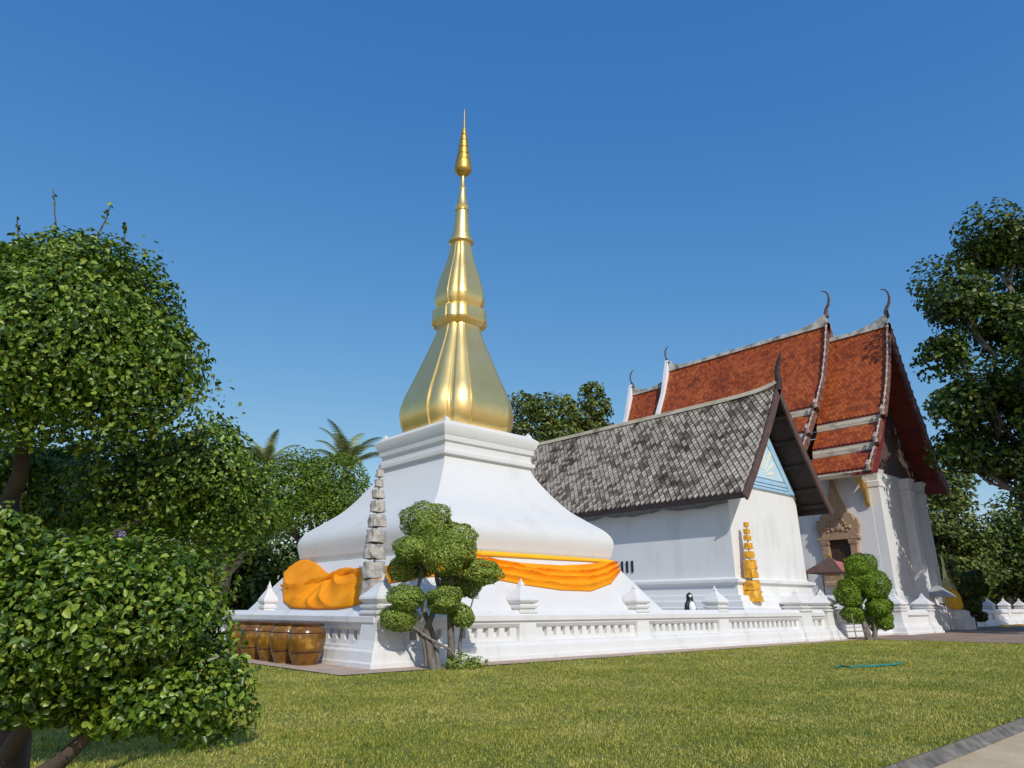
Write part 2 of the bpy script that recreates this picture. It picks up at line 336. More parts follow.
def make_grass():
    rg = np.random.default_rng(5); Ps = []; Hs = []; Ds = []
    for d0, d1, dens in ((5.2, 9, 2400), (9, 13, 1500), (13, 18, 800), (18, 32, 380)):
        n = int(dens*(d1*d1 - d0*d0)*0.86)
        d = np.sqrt(rg.uniform(d0*d0, d1*d1, n)); x = d*rg.uniform(-0.86, 0.86, n)
        P = np.stack([x*math.cos(YAW) + d*math.sin(YAW), -x*math.sin(YAW) + d*math.cos(YAW), np.zeros(n)], 1)
        Ds.append(d); Ps.append(P); Hs.append(np.full(n, 0.018 + 0.0007*d1)*rg.uniform(0.5, 1.4, n))
    P = np.concatenate(Ps); h = np.concatenate(Hs)
    e = 0.10*np.sin(P[:, 0]*3.1) + 0.07*np.sin(P[:, 0]*7.7 + 1)
    ok = (P[:, 1] > 2.84) & ((P[:, 1] < 13.50 + e) | (P[:, 0] < 7.5 + e*0.6))
    ok &= P[:, 0] < 32.9 + e*2
    d_ = np.concatenate(Ds)[ok]; P = P[ok]; h = h[ok]; n = len(P)
    tuft = np.sin(P[:, 0]*5.3 + np.sin(P[:, 1]*4.1)*1.7)*np.sin(P[:, 1]*6.1 + np.sin(P[:, 0]*3.3)*2.1)
    h *= 1 + .45*tuft
    a = rg.uniform(0, 2*math.pi, n); w = (0.0035 + h*0.06 + d_*0.00012)
    sd = np.stack([np.cos(a), np.sin(a), np.zeros(n)], 1)*w[:, None]
    b = rg.uniform(0, 2*math.pi, n); lean = rg.uniform(0.15, 0.95, n)*h
    tip = P + np.stack([np.cos(b)*lean, np.sin(b)*lean, h], 1)
    V = np.stack([P - sd, P + sd, tip], 1).reshape(-1, 3)
    o = raw_mesh('grass', V, np.arange(n*3).reshape(-1, 3), GRASS)
    tag(o, 'short dry green lawn grass in front of the white temple wall', 'grass', kind='stuff')
make_grass()

# ------------------------------------------------------------------ chedi
CX, CY = 15.22, 19.94
def make_chedi():
    t = thing('stupa', (CX, CY, 0), 'tall white stupa with a gilded spire and orange cloth around its base', 'stupa')
    def curve(pts, n=8):
        """smooth interpolation through (z, w) points"""
        out = []
        for i in range(len(pts) - 1):
            p0, p1, p2, p3 = pts[max(i-1, 0)], pts[i], pts[i+1], pts[min(i+2, len(pts)-1)]
            for k in range(n):
                u = k/n; out.append(tuple(0.5*((2*b) + (c-a)*u + (2*a-5*b+4*c-d)*u*u + (3*b-a-3*c+d)*u**3) for a, b, c, d in zip(p0, p1, p2, p3)))
        return out + [pts[-1]]
    MB().square(CX, CY, [(0, 5.10), (1.0, 5.10), (1.05, 5.02), (1.18, 5.05), (2.74, 3.90), (2.755, 3.78)]).build('skirt', LIMEWASH, t, smooth=30)
    MB().square(CX, CY, [(2.68, 3.74), (2.76, 3.76)] + curve(BODY, 7)).build('body', LIMEWASH, t, smooth=35)
    MB().square(CX, CY, CORN).build('cornice', LIMEWASH, t, smooth=25)
    for sx in (-1, 1):
        for sy in (-1, 1):
            MB().square(CX + sx*(CTOP - 0.06), CY + sy*(CTOP - 0.06), [(CTZ - 0.05, 0.11), (CTZ + 0.05, 0.085), (CTZ + 0.15, 0.012)]).build('corner_point', LIMEWASH, t)
    def gring(z, w):
        q = []
        half = [(1, 0.42), (0.965, 0.425), (0.955, 0.49), (0.925, 0.565), (0.875, 0.635), (0.815, 0.685), (0.76, 0.705), (0.735, 0.70)]
        pat = half + [(0.715, 0.715)] + [(b, a) for a, b in reversed(half)]; w = w*1.12
        for k in range(4):
            c, s_ = math.cos(k*math.pi/2), math.sin(k*math.pi/2)
            for a, b in pat:
                q.append((CX + w*(a*c - b*s_), CY + w*(a*s_ + b*c), z))
        return q
    MB().loft([gring(z, w) for z, w in curve(BELL, 9)]).build('gilded_bell', GOLD, t, smooth=16)
    MB().loft([gring(z, w) for z, w in COLLAR]).build('bell_collar', GOLD, t, smooth=20)
    MB().loft([gring(z, w) for z, w in curve(BULB, 9)]).build('gilded_bulb', GOLD, t, smooth=16)
    MB().lathe(CX, CY, SPIRE, 24).build('spire', GOLD, t, smooth=35)
    MB().lathe(CX, CY, TIERS, 20).build('tiered_finial', GOLDDARK, t, smooth=35)
    return t
# half widths found from the outline, (z, w)
BODY = [(2.76, 3.76), (2.89, 3.82), (3.02, 3.86), (3.46, 3.92), (3.81, 3.74), (4.17, 3.30), (4.55, 2.85), (5.09, 2.42), (5.65, 2.06), (5.9, 1.94), (6.08, 1.90)]
CORN = [(6.05, 1.90), (6.08, 2.03), (6.20, 2.03), (6.22, 1.95), (6.38, 1.91), (6.50, 1.92), (6.53, 1.99), (6.70, 2.01), (6.73, 2.04), (6.97, 2.13), (7.04, 2.13), (7.22, 1.90), (7.24, 1.84)]
CTOP, CTZ = 1.91, 7.20
BELL = [(7.20, 1.50), (7.45, 1.63), (7.75, 1.715), (8.07, 1.735), (8.35, 1.69), (8.68, 1.60), (9.23, 1.40), (10.07, 1.11), (10.94, 0.82), (11.42, 0.70), (11.6, 0.70)]
COLLAR = [(11.5, 0.70), (11.62, 0.86), (11.70, 0.89), (11.80, 0.87), (12.15, 0.87), (12.20, 0.80), (12.30, 0.73)]
BULB = [(12.25, 0.70), (12.4, 0.755), (12.55, 0.795), (12.75, 0.81), (13.1, 0.76), (13.71, 0.63), (14.39, 0.455), (14.91, 0.375), (15.1, 0.34)]
SPIRE = [(15.05, 0.36), (15.17, 0.42), (15.22, 0.50), (15.30, 0.50), (15.36, 0.42), (15.54, 0.40), (15.60, 0.34), (15.70, 0.34), (16.62, 0.265), (16.65, 0.30), (16.75, 0.25), (16.85, 0.29), (16.95, 0.235), (17.68, 0.12), (17.75, 0.145), (17.80, 0.11), (18.4, 0.07)]
TIERS = [(18.33, 0.06), (18.40, 0.20), (18.56, 0.35), (18.62, 0.36), (19.02, 0.325), (19.04, 0.25), (19.08, 0.30), (19.31, 0.27), (19.33, 0.20), (19.37, 0.25), (19.65, 0.22), (19.67, 0.15), (19.71, 0.21), (20.01, 0.18), (20.03, 0.11), (20.07, 0.165), (20.30, 0.14), (20.32, 0.08), (20.36, 0.13), (20.59, 0.10), (20.73, 0.05), (21.67, 0.01)]
make_chedi()

# ------------------------------------------------------------------ cloths tied round the stupa
def skirt_w(z): return 5.05 - 0.737*(z - 1.18)
def lerp_list(pts, x):
    for (a, b), (c, d) in zip(pts, pts[1:]):
        if a <= x <= c: return b + (d - b)*(x - a)/(c - a)
    return pts[0][1] if x < pts[0][0] else pts[-1][1]
def make_cloth(name, label, m, side, top, bot, folds, amp, seed, nu=150, nv=34, off=0.05, wrap=True, knots=None, band=None):
    """a cloth lying on a sloping side of the skirt, between two curves (s along the side, height)"""
    s0, s1 = top[0][0], top[-1][0]; grid = []
    for i in range(nu + 1):
        s = s0 + (s1 - s0)*i/nu; zt, zb = lerp_list(top, s), lerp_list(bot, s); row = []
        for j in range(nv + 1):
            v = j/nv; z = zt + (zb - zt)*v
            e = min(1, v*4, (1 - v)*5)**.6 if 0 < v < 1 else 0
            n1 = mnoise.noise(Vector((s*0.5 + seed, v*2.0, 0))); n2 = mnoise.noise(Vector((s*1.3 + 7, v*4.0, seed)))
            if knots:
                ps, pz = knots; dx, dz = s - ps, (z - pz)*1.5; r_ = math.hypot(dx, dz); a_ = math.atan2(dz, dx)
                m_ = max(0, min(1, (s - ps + .5)/1.0)); m_ = m_*m_*(3 - 2*m_)
                fan = (1 - abs(math.sin(4.5*(a_ + .35*n1) + .6)))*min(1, r_*.9)
                lx, lz = s + 1.1, (z - 2.75)*1.25; rr = math.hypot(lx, lz)
                loop = (1 - abs(math.sin(rr*5.2 + 1.2*n1)))*.9
                fold = amp*(.2 + .85*(fan*m_ + loop*(1 - m_)) + .40*n1 + .16*n2)*e + off + 0.05*e
            else:
                fold = amp*(.1 + (1 - abs(math.sin(v*math.pi*folds + .9*n1 + .35*math.sin(s*.8 + seed))))**1.6*(.8 + .6*n2) + .35*n1)*e + off + 0.02*e
            w = skirt_w(z) + fold*0.8
            ss = max(-w, min(w, s)) if wrap else s
            z2 = z + fold*0.55
            row.append((CX + ss, CY - w, z2) if side == 'front' else (CX - w, CY + ss, z2))
        grid.append(row)
    mb = MB().sheet(grid, thick=(0.03, 0.03, -0.02))
    if band:                                                   # the twisted roll of the same cloth lying across it
        rings = []; nb = 120
        for i in range(nb + 1):
            s = band[0][0] + (band[-1][0] - band[0][0])*i/nb; z = lerp_list(band, s); sw = skirt_w(z); ring = []
            for k in range(14):
                a = 2*math.pi*k/14; r_ = .8*(.095 + .035*math.sin(3*(a + s*1.9)) + .04*mnoise.noise(Vector((s*1.4, math.cos(a), math.sin(a)))))*min(1, .25 + 3*(1 - abs(2*i/nb - 1)))
                d_, h_ = r_*math.cos(a) + .15, r_*1.25*math.sin(a)
                ring.append((CX - sw - d_*.8, CY + s, z + h_ + d_*.55))
            rings.append(ring)
        mb.loft(rings)
    o = mb.build(name, m, smooth=80)
    return tag(o, label, 'cloth')
make_cloth('draped_cloth', 'long orange cloth draped in a sagging band across the sunlit right side of the stupa', ORANGE, 'front',
           [(-4.3, 2.62), (-3.3, 2.66), (-2.05, 2.68), (-0.58, 2.56), (1.14, 2.55), (2.4, 2.64), (3.3, 2.76), (3.93, 2.78)],
           [(-4.3, 2.05), (-2.72, 2.17), (-1.8, 2.05), (-0.98, 1.94), (0.55, 1.80), (1.9, 1.79), (3.1, 2.05), (3.93, 2.45)], 3.6, 0.17, 3.0, nu=200, nv=70)
make_cloth('cloth_band', 'narrow yellow cloth band above the sagging orange cloth on the right side of the stupa', YELLOW, 'front',
           [(-3.9, 2.84), (-1.2, 2.86), (0.9, 2.85), (3.3, 2.84), (3.85, 2.83)],
           [(-3.9, 2.70), (-1.2, 2.72), (0.9, 2.73), (3.3, 2.75), (3.85, 2.76)], 1.0, 0.03, 9.0, nv=8, off=0.06)
make_cloth('cloth_wrap', 'bunched orange cloth wrapped around the shaded left side of the stupa above the clay jars', ORANGE, 'left',
           [(-4.3, 2.45), (-3.2, 2.50), (-2.4, 2.36), (-1.65, 2.34), (-0.6, 2.40), (0.15, 2.42), (0.75, 2.28), (1.3, 2.42), (2.37, 2.72), (3.2, 2.86), (3.75, 2.86), (4.05, 2.70)],
           [(-4.3, 2.0), (-3.2, 1.95), (-2.6, 1.50), (-2.0, 1.32), (-1.3, 1.26), (0.0, 1.25), (1.7, 1.28), (2.6, 1.48), (3.3, 1.85), (4.05, 2.3)], 3.4, 0.15, 1.3, nu=230, nv=80, off=0.05, knots=(0.5, 2.12), band=[(-4.3, 2.30), (-2.9, 2.22), (-1.7, 2.16), (-.5, 2.26), (.5, 2.10), (1.5, 1.93), (2.6, 1.84), (3.5, 1.95)])

# ------------------------------------------------------------------ balustrade round the stupa
YC, XC = 14.9, 9.3
PLINTH = [(-.50, 0), (-.50, .11), (-.46, .125), (-.44, .35), (-.36, .40), (-.355, .45), (-.24, .47)]
RAIL = [(-.22, .815), (-.29, .90), (-.30, .965), (-.36, .985), (-.365, 1.11), (-.29, 1.17), (-.22, 1.235)]
def mirror(p): return p + [(-a, z) for a, z in reversed(p)]
POST = [(0, .50), (.12, .50), (.14, .46), (.36, .44), (.40, .385), (.60, .325), (.95, .295), (1.15, .295), (1.17, .34), (1.23, .34), (1.25, .29)]
CAP = [(1.251, .28), (1.28, .28), (1.30, .33), (1.36, .34), (1.38, .27), (1.42, .26), (1.45, .33), (1.50, .36), (1.55, .35), (1.60, .315), (1.68, .24), (1.76, .165), (1.83, .105), (1.89, .075), (1.92, .085), (1.95, .06), (2.02, .03), (2.09, .006)]
def post(parent, x, y, k=1.0):
    p = MB().square(x, y, [(z, w*k) for z, w in POST]).build('post', WHITE2, parent, bevel=0.012)
    MB().square(x, y, [(z, w*k) for z, w in CAP]).build('post_cap', WHITE2, p, bevel=0.01)
def bay(parent, axis, c, a, b, n):
    """perforated panel between two posts; n openings"""
    m = MB()
    def bx(u0, u1, z0, z1, w=.20):
        m.box((u0, c - w, z0), (u1, c + w, z1)) if axis == 'x' else m.box((c - w, u0, z0), (c + w, u1, z1))
    bx(a, b, .46, .575); bx(a, b, .80, .83)
    pit = (b - a)/(n + .9)
    for i in range(n + 1):
        u = a + pit*i
        if i == 0: bx(a, a + pit*.75, .575, .80)
        elif i == n: bx(u + pit*.25, b, .575, .80)
        else: bx(u + pit*.25, u + pit*.75, .575, .80)
    m.build('panel', WHITE2, parent)
t = thing('balustrade', (20, YC, 0), 'low white balustrade with square holes and pointed posts around the golden spired stupa', 'balustrade')
X1 = 31.2
MB().prism([(YC + a, z) for a, z in mirror(PLINTH)], 'x', XC + .45, X1).build('plinth', WHITE2, t)
MB().prism([(YC + a, z) for a, z in mirror(RAIL)], 'x', XC + .30, X1).build('rail', WHITE2, t)
MB().prism([(XC + a, z) for a, z in mirror(PLINTH)], 'y', YC - .3, 30).build('plinth', WHITE2, t)
MB().prism([(XC + a, z) for a, z in mirror(RAIL)], 'y', YC - .25, 30).build('rail', WHITE2, t)
fx = [9.3, 13.75, 18.75, 23.4, 29.5, 31.8]
post(t, XC, YC, 1.12)
for x in fx[1:]: post(t, x, YC, 0.98 if x < 28 else 1.35)
for a, b, n in ((9.7, 13.4, 9), (14.1, 18.4, 11), (19.1, 23.05, 11), (23.75, 29.1, 14)): bay(t, 'x', YC, a, b, n)
bay(t, 'x', YC, 29.8, 31.5, 2)
for y in (21.3, 26.5): post(t, XC, y, 0.62)
for a, b, n in ((15.3, 20.95, 13), (21.65, 26.2, 11), (26.8, 30, 7)): bay(t, 'y', XC, a, b, n)

t = thing('fence', (36, 15.3, 0), 'low white wall topped by a dark metal railing behind the right topiary tree', 'fence')
MB().prism([(15.3 + a, z) for a, z in mirror([(-.3, 0), (-.3, .12), (-.24, .14), (-.22, .42), (-.26, .45), (-.26, .52), (-.2, .55)])], 'x', 32.35, 39.45).build('wall', WHITE2, t)
r = MB(); r.box((32.35, 15.28, 1.18), (39.45, 15.32, 1.24)); r.box((32.35, 15.28, .62), (39.45, 15.32, .66))
for i in range(56): r.box((32.5 + i*.124, 15.288, .55), (32.525 + i*.124, 15.312, 1.18))
r.build('railing', METAL, t)

t = thing('gate_wall', (42, 14.9, 0), 'white wall with two big pointed posts at the right corner of the temple, half in tree shade', 'wall')
for x in (40.0, 43.9): post(t, x, 14.9, 1.3)
MB().prism([(14.9 + a, z) for a, z in mirror(PLINTH)], 'x', 40.6, 43.3).build('plinth', WHITE2, t)
MB().prism([(14.9 + a, z) for a, z in mirror([(-.22, .45), (-.22, .85), (-.34, .95), (-.34, 1.1), (-.2, 1.2)])], 'x', 40.4, 43.5).build('rail', WHITE2, t)
MB().prism([(44.4 + a, z) for a, z in mirror(PLINTH)], 'y', 15.4, 24).build('plinth', WHITE2, t)
MB().prism([(44.4 + a, z) for a, z in mirror([(-.22, .45), (-.22, .85), (-.34, .95), (-.34, 1.1), (-.2, 1.2)])], 'y', 15.2, 24).build('rail', WHITE2, t)

# ------------------------------------------------------------------ hall
def along(prof, s):
    """point at arc length s on a (d, z) polyline, with the downhill unit tangent"""
    for (a, b), (c, d) in zip(prof, prof[1:]):
        l = math.hypot(c - a, d - b)
        if s <= l or (c, d) == prof[-1]: return a + (c-a)*s/l, b + (d-b)*s/l, ((c-a)/l, (d-b)/l)
        s -= l
def plen(prof): return sum(math.hypot(c-a, d-b) for (a, b), (c, d) in zip(prof, prof[1:]))
def tiles(mb, xc, sgn, prof, y0, y1, pit, row, lift=0.035, seed=1, gap=0):
    rnd = random.Random(seed); Ltot = plen(prof); n = int((y1 - y0)/pit); pit = (y1 - y0)/n; R = int(Ltot/row); row = Ltot/R
    for r in range(R):
        s_top = r*row - row*0.25
        for k in range(n + (r % 2)):
            yc = y0 + (k + (0 if r % 2 else 0.5))*pit; hwid = pit*(.405 if gap else .485); a, b = max(y0, yc - hwid), min(y1, yc + hwid)
            if b - a < 0.02: continue
            j = rnd.uniform(-.012, .012); lf = lift*rnd.uniform(.8, 1.3)
            def P(y, s, up):
                d, z, tg = along(prof, max(0.0, min(Ltot, s))); ex = max(0, s - Ltot)
                d += tg[0]*ex; z += tg[1]*ex
                return (xc + sgn*(d - tg[1]*up), y, z + tg[0]*up)
            up1 = lf
            if gap:                                            # lozenge tiles with open joints
                h = row*gap; sm = s_top + row*.5 + j; m_ = (a + b)/2
                vs = [P(m_, sm - h, .004), P(b, sm, up1*.6), P(m_, sm + h, up1), P(a, sm, up1*.6), P(b, sm, .0), P(m_, sm + h, .0), P(a, sm, .0)]
                mb.add(vs, [(0, 1, 2, 3), (1, 4, 5, 2), (3, 2, 5, 6), (0, 4, 1), (0, 3, 6)]); continue
            st, sm, sb = s_top, s_top + row*1.05 + j, s_top + row*1.55 + j
            up0 = 0.004
            vs = [P(a, st, up0), P(b, st, up0), P(b, sm, up1*.8), P((a+b)/2, sb, up1), P(a, sm, up1*.8), P(b, sm, .0), P((a+b)/2, sb, .0), P(a, sm, .0)]
            mb.add(vs, [(0, 1, 2, 3, 4), (4, 3, 6, 7), (3, 2, 5, 6), (2, 1, 5), (0, 4, 7)])
def slab(xc, sgn, prof, y0, y1, th=0.10):
    g = [[(xc + sgn*d, y, z) for d, z in prof] for y in (y0, y1)]
    return MB().sheet(g, thick=(0, 0, -th))
def barge(xc, sgn, prof, y0, y1, up, dn, n=30):
    Lt = plen(prof); rings = []
    for i in range(n + 1):
        d, z, tg = along(prof, Lt*i/n); nx, nz = -tg[1], tg[0]
        q = [(d + nx*up, z + nz*up), (d - nx*dn, z - nz*dn)]
        rings.append([(xc + sgn*q[0][0], y0, q[0][1]), (xc + sgn*q[0][0], y1, q[0][1]), (xc + sgn*q[1][0], y1, q[1][1]), (xc + sgn*q[1][0], y0, q[1][1])])
    return MB().loft(rings)

HX, HY0, HY1 = 29.85, 16.0, 29.5
HP = [(0, 11.0), (1.0, 9.50), (2.0, 8.10), (3.0, 6.80), (3.82, 5.80)]
t = thing('chapel', (HX, HY0, 0), 'small white hall with a mossy grey tiled roof and pale blue gable', 'building')
MB().rect(HX - 3.1, HX + 3.1, HY0, HY1, [(0, .62), (1.30, .62), (1.34, .56), (1.55, .52), (1.60, .42), (1.78, .38), (1.82, .16), (2.20, .13), (2.28, .22), (2.31, .28), (2.42, .28), (2.47, .06), (2.52, 0), (6.35, -.06)]).build('wall', WHITE, t)
MB().prism([(HX - 3.1, 6.30), (HX + 3.1, 6.30), (HX, 10.6)], 'y', HY0 + .06, HY0 + .3).build('gable_wall', WHITE, t)
Lr = slab(HX, -1, HP, 14.8, 31.2); rs = Lr.build('roof', DARKWOOD, t)
m = MB(); tiles(m, HX, -1, HP, 14.86, 31.2, .285, .215, .04, 3, gap=.80); m.build('roof_tiles', GREYTILE, rs)
rs2 = slab(HX, 1, HP, 14.8, 31.2).build('roof', DARKWOOD, t)
m = MB(); tiles(m, HX, 1, HP, 14.86, 31.2, .285, .215, .04, 4, gap=.80); m.build('roof_tiles', GREYTILE, rs2)
ys = [14.72, 14.9, 15.3, 15.9, 16.8, 18, 20, 24, 31.3]; zu = [.30, .24, .14, .06, .02, 0, 0, 0, 0]
MB().loft([[(HX - .16, y, 10.90 + u), (HX + .16, y, 10.90 + u), (HX + .12, y, 11.10 + u), (HX - .12, y, 11.10 + u)] for y, u in zip(ys, zu)]).build('ridge_cap', LEDGE, t)
for sgn in (-1, 1):
    b = barge(HX, sgn, [(0, 11.15), (.25, 10.66)] + HP[1:] + [(3.95, 5.64)], 14.70, 14.80, .07, .26).build('bargeboard', BARGE, t)
    MB().box((HX + sgn*3.79 - .05, 14.82, 5.57), (HX + sgn*3.79 + .05, 31.2, 5.74)).build('eave_board', DARKWOOD, t)
for sgn in (-1, 1):
    for s in (1.3, 2.6, 3.9, 5.2, 6.1):
        pr = MB(); d, z, tg = along(HP, s); x = HX + sgn*(d + tg[1]*.17); zz = z - tg[0]*.17 - .06
        pr.box((x - .06, 14.82, zz - .07), (x + .06, 16.04, zz + .07)); pr.build('purlin', DARKWOOD, t)
MB().tube([(HX, 14.74, 10.9), (HX, 14.68, 11.4), (HX, 14.70, 11.8), (HX, 14.60, 12.2), (HX, 14.45, 12.5), (HX, 14.42, 12.75)], [.17, .16, .11, .10, .06, .015], 8).build('roof_horn', DARKWOOD, t)
# gable: pale boards with rays and a rail pattern
yb = 15.985
def gtri(z): return 2.95*(10.30 - z)/(10.30 - 6.28)
gp = MB().prism([(HX - gtri(6.42), 6.42), (HX + gtri(6.42), 6.42), (HX, 10.2)], 'y', yb, HY0 + .055).build('gable_panel', BLUELIGHT, t)
for sg in (-1, 1):
    fr = MB().prism([(HX + sg*gtri(6.45), 6.45), (HX + sg*(gtri(6.45) - .42), 6.45), (HX, 9.5), (HX, 10.2)], 'y', yb - .05 - .004*sg, yb - .002); fr.build('gable_frame', BLUEPAINT, t)
fr = MB().prism([(HX - 2.4, 6.45), (HX + 2.4, 6.45), (HX + 2.05, 6.95), (HX - 2.05, 6.95)], 'y', yb - .03, yb - .003); fr.build('gable_rail', BLUEPAINT, t)
for k in range(9):
    a = rad(12 + k*19.5); c, s_ = math.cos(a), math.sin(a); l0, l1 = .35, min(1.75, .75 + 1.1*abs(s_))
    ry = MB().prism([(HX + c*l0 - s_*.02, 7.08 + s_*l0 + c*.02), (HX + c*l0 + s_*.02, 7.08 + s_*l0 - c*.02), (HX + c*l1 + s_*.085, 7.08 + s_*l1 - c*.085), (HX + c*l1 - s_*.085, 7.08 + s_*l1 + c*.085)], 'y', yb - .022, yb - .004); ry.build('sunburst_ray', YELLOWPAINT, t)
for z in (6.56, 6.72, 6.95): MB().box((HX - 2.2, yb - .045, z), (HX + 2.2, yb - .031, z + .022)).build('gable_line', METAL, t)
for i in range(3): MB().box((HX - 3.14, 21.25 + i*.30, 2.88), (HX - 3.06, 21.35 + i*.30, 3.40)).build('window_slot', BLACK, t)
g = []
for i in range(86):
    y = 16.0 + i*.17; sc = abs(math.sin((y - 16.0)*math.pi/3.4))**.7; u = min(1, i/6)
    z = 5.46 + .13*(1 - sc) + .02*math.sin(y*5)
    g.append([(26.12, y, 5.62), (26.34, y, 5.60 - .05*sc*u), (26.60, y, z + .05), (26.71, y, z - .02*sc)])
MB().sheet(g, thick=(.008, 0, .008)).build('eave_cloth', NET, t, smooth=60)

# ------------------------------------------------------------------ main temple
TX = 47.9
def T_prof(dz=0, dd=0):
    return ([(0, 19.5 + dz), (0.95, 17.0 + dz), (2.0, 14.85 + dz), (3.3 + dd, 12.8 + dz)],
            [(3.42 + dd, 12.15 + dz), (4.4 + dd, 10.95 + dz)],
            [(4.52 + dd, 10.25 + dz), (5.6 + dd, 9.15 + dz)])
t = thing('temple', (TX, 16.8, 0), 'tall white temple with steep tiered orange tiled roofs and curved roof horns', 'building')
tw = 3.9
MB().rect(TX - tw, TX + tw, 16.8, 36, [(0, .9), (1.0, .9), (1.05, .8), (1.4, .7), (1.5, .45), (1.9, .35), (2.0, .1), (2.2, 0), (9.4, -.05)]).build('wall', WHITE2, t)
gp = [(5.1, 9.3), (4.15, 10.5), (3.05, 12.3), (1.85, 14.4), (.8, 16.6)]
MB().prism([(TX - a, z) for a, z in gp] + [(TX, 18.9)] + [(TX + a, z) for a, z in reversed(gp)], 'y', 16.9, 17.2).build('gable_wall', BARGE, t)
for x in (TX - 3.5, TX + 1.4, TX + 3.5):
    p = MB().square(x, 16.62, [(1.6, .48), (2.2, .46), (2.3, .38), (8.2, .34), (8.25, .40), (8.5, .40)]).build('pilaster', WHITE2, t)
    MB().square(x, 16.62, [(8.51, .41), (8.6, .32), (9.0, .38), (9.25, .48)]).build('capital', WHITE2, p)
def gable_block(y0, y1, dz, dd, front, seed, back=False):
    T1, T2, T3 = T_prof(dz, dd)
    for sgn in (-1, 1):
        for k, pr in enumerate((T1, T2, T3)):
            a = y0 + (0.0, .25, .45)[k]
            s_ = slab(TX, sgn, pr, a, y1, .12).build('roof', REDWOOD, t)
            m = MB(); tiles(m, TX, sgn, pr, a + .1, y1, .25, .23, .028, seed + k); m.build('roof_tiles', REDTILE, s_)
        for (d0, z0), (d1, z1), a in ((T1[-1], T2[0], .25), (T2[-1], T3[0], .45)):
            q = [(d0 - .1, z0 - .16), (d0 + .04, z0 - .16), (d0 + .04, z0 - .26), (d1 - .02, z0 - .36), (d1 - .02, z1 + .04), (d0 - .1, z1 + .04)]
            MB().prism([(TX + sgn*d, z) for d, z in q], 'y', y0 + (a if sgn < 0 or y0 > 16 else 1.8), y1).build('ledge', LEDGE, t)
        d, z = T3[-1]
        ys_ = y0 + (.45 if sgn < 0 or y0 > 16 else 1.8)
        MB().prism([(TX + sgn*u, v) for u, v in [(d - .5, z - .06), (d - .02, z - .13), (d + .02, z - .24), (d - .05, z - .42), (d - .5, z - .42)]], 'y', ys_, y1).build('eave_ledge', LEDGE, t)
        # bargeboards with rows of knobs, one run per tier, ends flicked up
        for k, pr in enumerate((T1, T2, T3)):
            a = y0 + (0.0, .25, .45)[k]
            (d1, z1) = pr[-1]; pp = list(pr) + [(d1 + .22, z1 - .30)]
            if k: pp = [(pr[0][0] - .15, pr[0][1] + .35)] + pp
            if sgn > 0:
                if k: continue
                pp = list(T1) + [(T2[0][0] - .1, T2[0][1] + .15)] + T2[1:] + [(T3[0][0] - .1, T3[0][1] + .1)] + T3[1:] + [(d1 + 2.5, z1 - 4.0)]
            bb = barge(TX, sgn, pp, a - .14, a + .02, .16, .22 if sgn < 0 else .50, 60).build('bargeboard', front, t)
            Lt = plen(pp)
            nb = int(Lt/.105); pts = []; rr = []
            for i in range(nb + 1):
                d, z, tg = along(pp, Lt*i/nb); pts.append((TX + sgn*(d - tg[1]*.25), a - .07, z + tg[0]*.25)); rr.append((.045, .05, .04, .05, .10, .085)[i % 6])
            d, z, tg = along(pp, Lt)
            if sgn < 0: pts += [(TX + sgn*(d + .22), a - .07, z + .05), (TX + sgn*(d + .33), a - .07, z + .33), (TX + sgn*(d + .20), a - .07, z + .62)]; rr += [.15, .12, .04]
            MB().tube(pts, rr, 7).build('crest', KNOB, bb, smooth=50)
    z0 = 19.5 + dz
    yy = list(np.linspace(y0 - .05, y1, 14))
    def lift(y): 
        u = max(0, 1 - (y - y0)/2.4)**2*.62
        if back: u += max(0, 1 - (y1 - y)/1.6)**2*.5
        return u
    MB().loft([[(TX - .24, y, z0 - .26), (TX + .24, y, z0 - .26), (TX + .15, y, z0 + .05 + lift(y)), (TX - .15, y, z0 + .05 + lift(y))] for y in yy]).build('ridge_cap', MOULD, t)
def horn(y, z, sy, m=DARKWOOD, k=0.76):
    pts = [(0, -.4), (-.02, .1), (.08, .45), (.34, .85), (.46, 1.35), (.42, 1.85), (.22, 2.2), (-.02, 2.34), (-.22, 2.30)]
    MB().tube([(TX, y - sy*a*k, z + b*k) for a, b in pts], [.24*k, .19*k, .15*k, .12*k, .105*k, .09*k, .07*k, .05*k, .015], 8).build('roof_horn', m, t)
gable_block(15.5, 19.7, 0, 0, MAUVE, 20)
gable_block(19.45, 33.0, 1.25, .12, MAUVE, 40, True)
gable_block(32.9, 37.0, 0, 0, KNOB, 60, True)
horn(15.45, 20.25, 1, BARGE); horn(19.4, 21.5, 1, BARGE); horn(33.1, 21.2, -1, BARGE, .68); horn(37.0, 20.0, -1, BARGE, .68)
for y, dz in ((33.02, 1.25), (37.02, 0)):
    for sgn in (-1, 1):
        e = barge(TX, sgn, [(0, 20.2 + dz)] + T_prof(dz, .1)[0][1:], y, y + .3, .24, .3).build('end_board', PENWHITE, t)
# soffit battens below the front overhang, on the right slope
SOF = [(0, 19.15), (.9, 16.7), (1.95, 14.5), (3.2, 12.4), (4.3, 10.6), (5.75, 8.75)]
for sgn in (-1, 1):
    MB().sheet([[(TX + sgn*d, y, z) for d, z in SOF] for y in (15.50, 16.95)], thick=(0, 0, -.06)).build('soffit', REDWOOD, t)
    for i in range(6):
        d, z, tg = along(SOF, 1.4 + i*1.85); x, zz = TX + sgn*d, z - .12
        MB().box((x - .06, 15.56, zz - .09), (x + .06, 16.86, zz + .05)).build('purlin', REDWOOD, t)
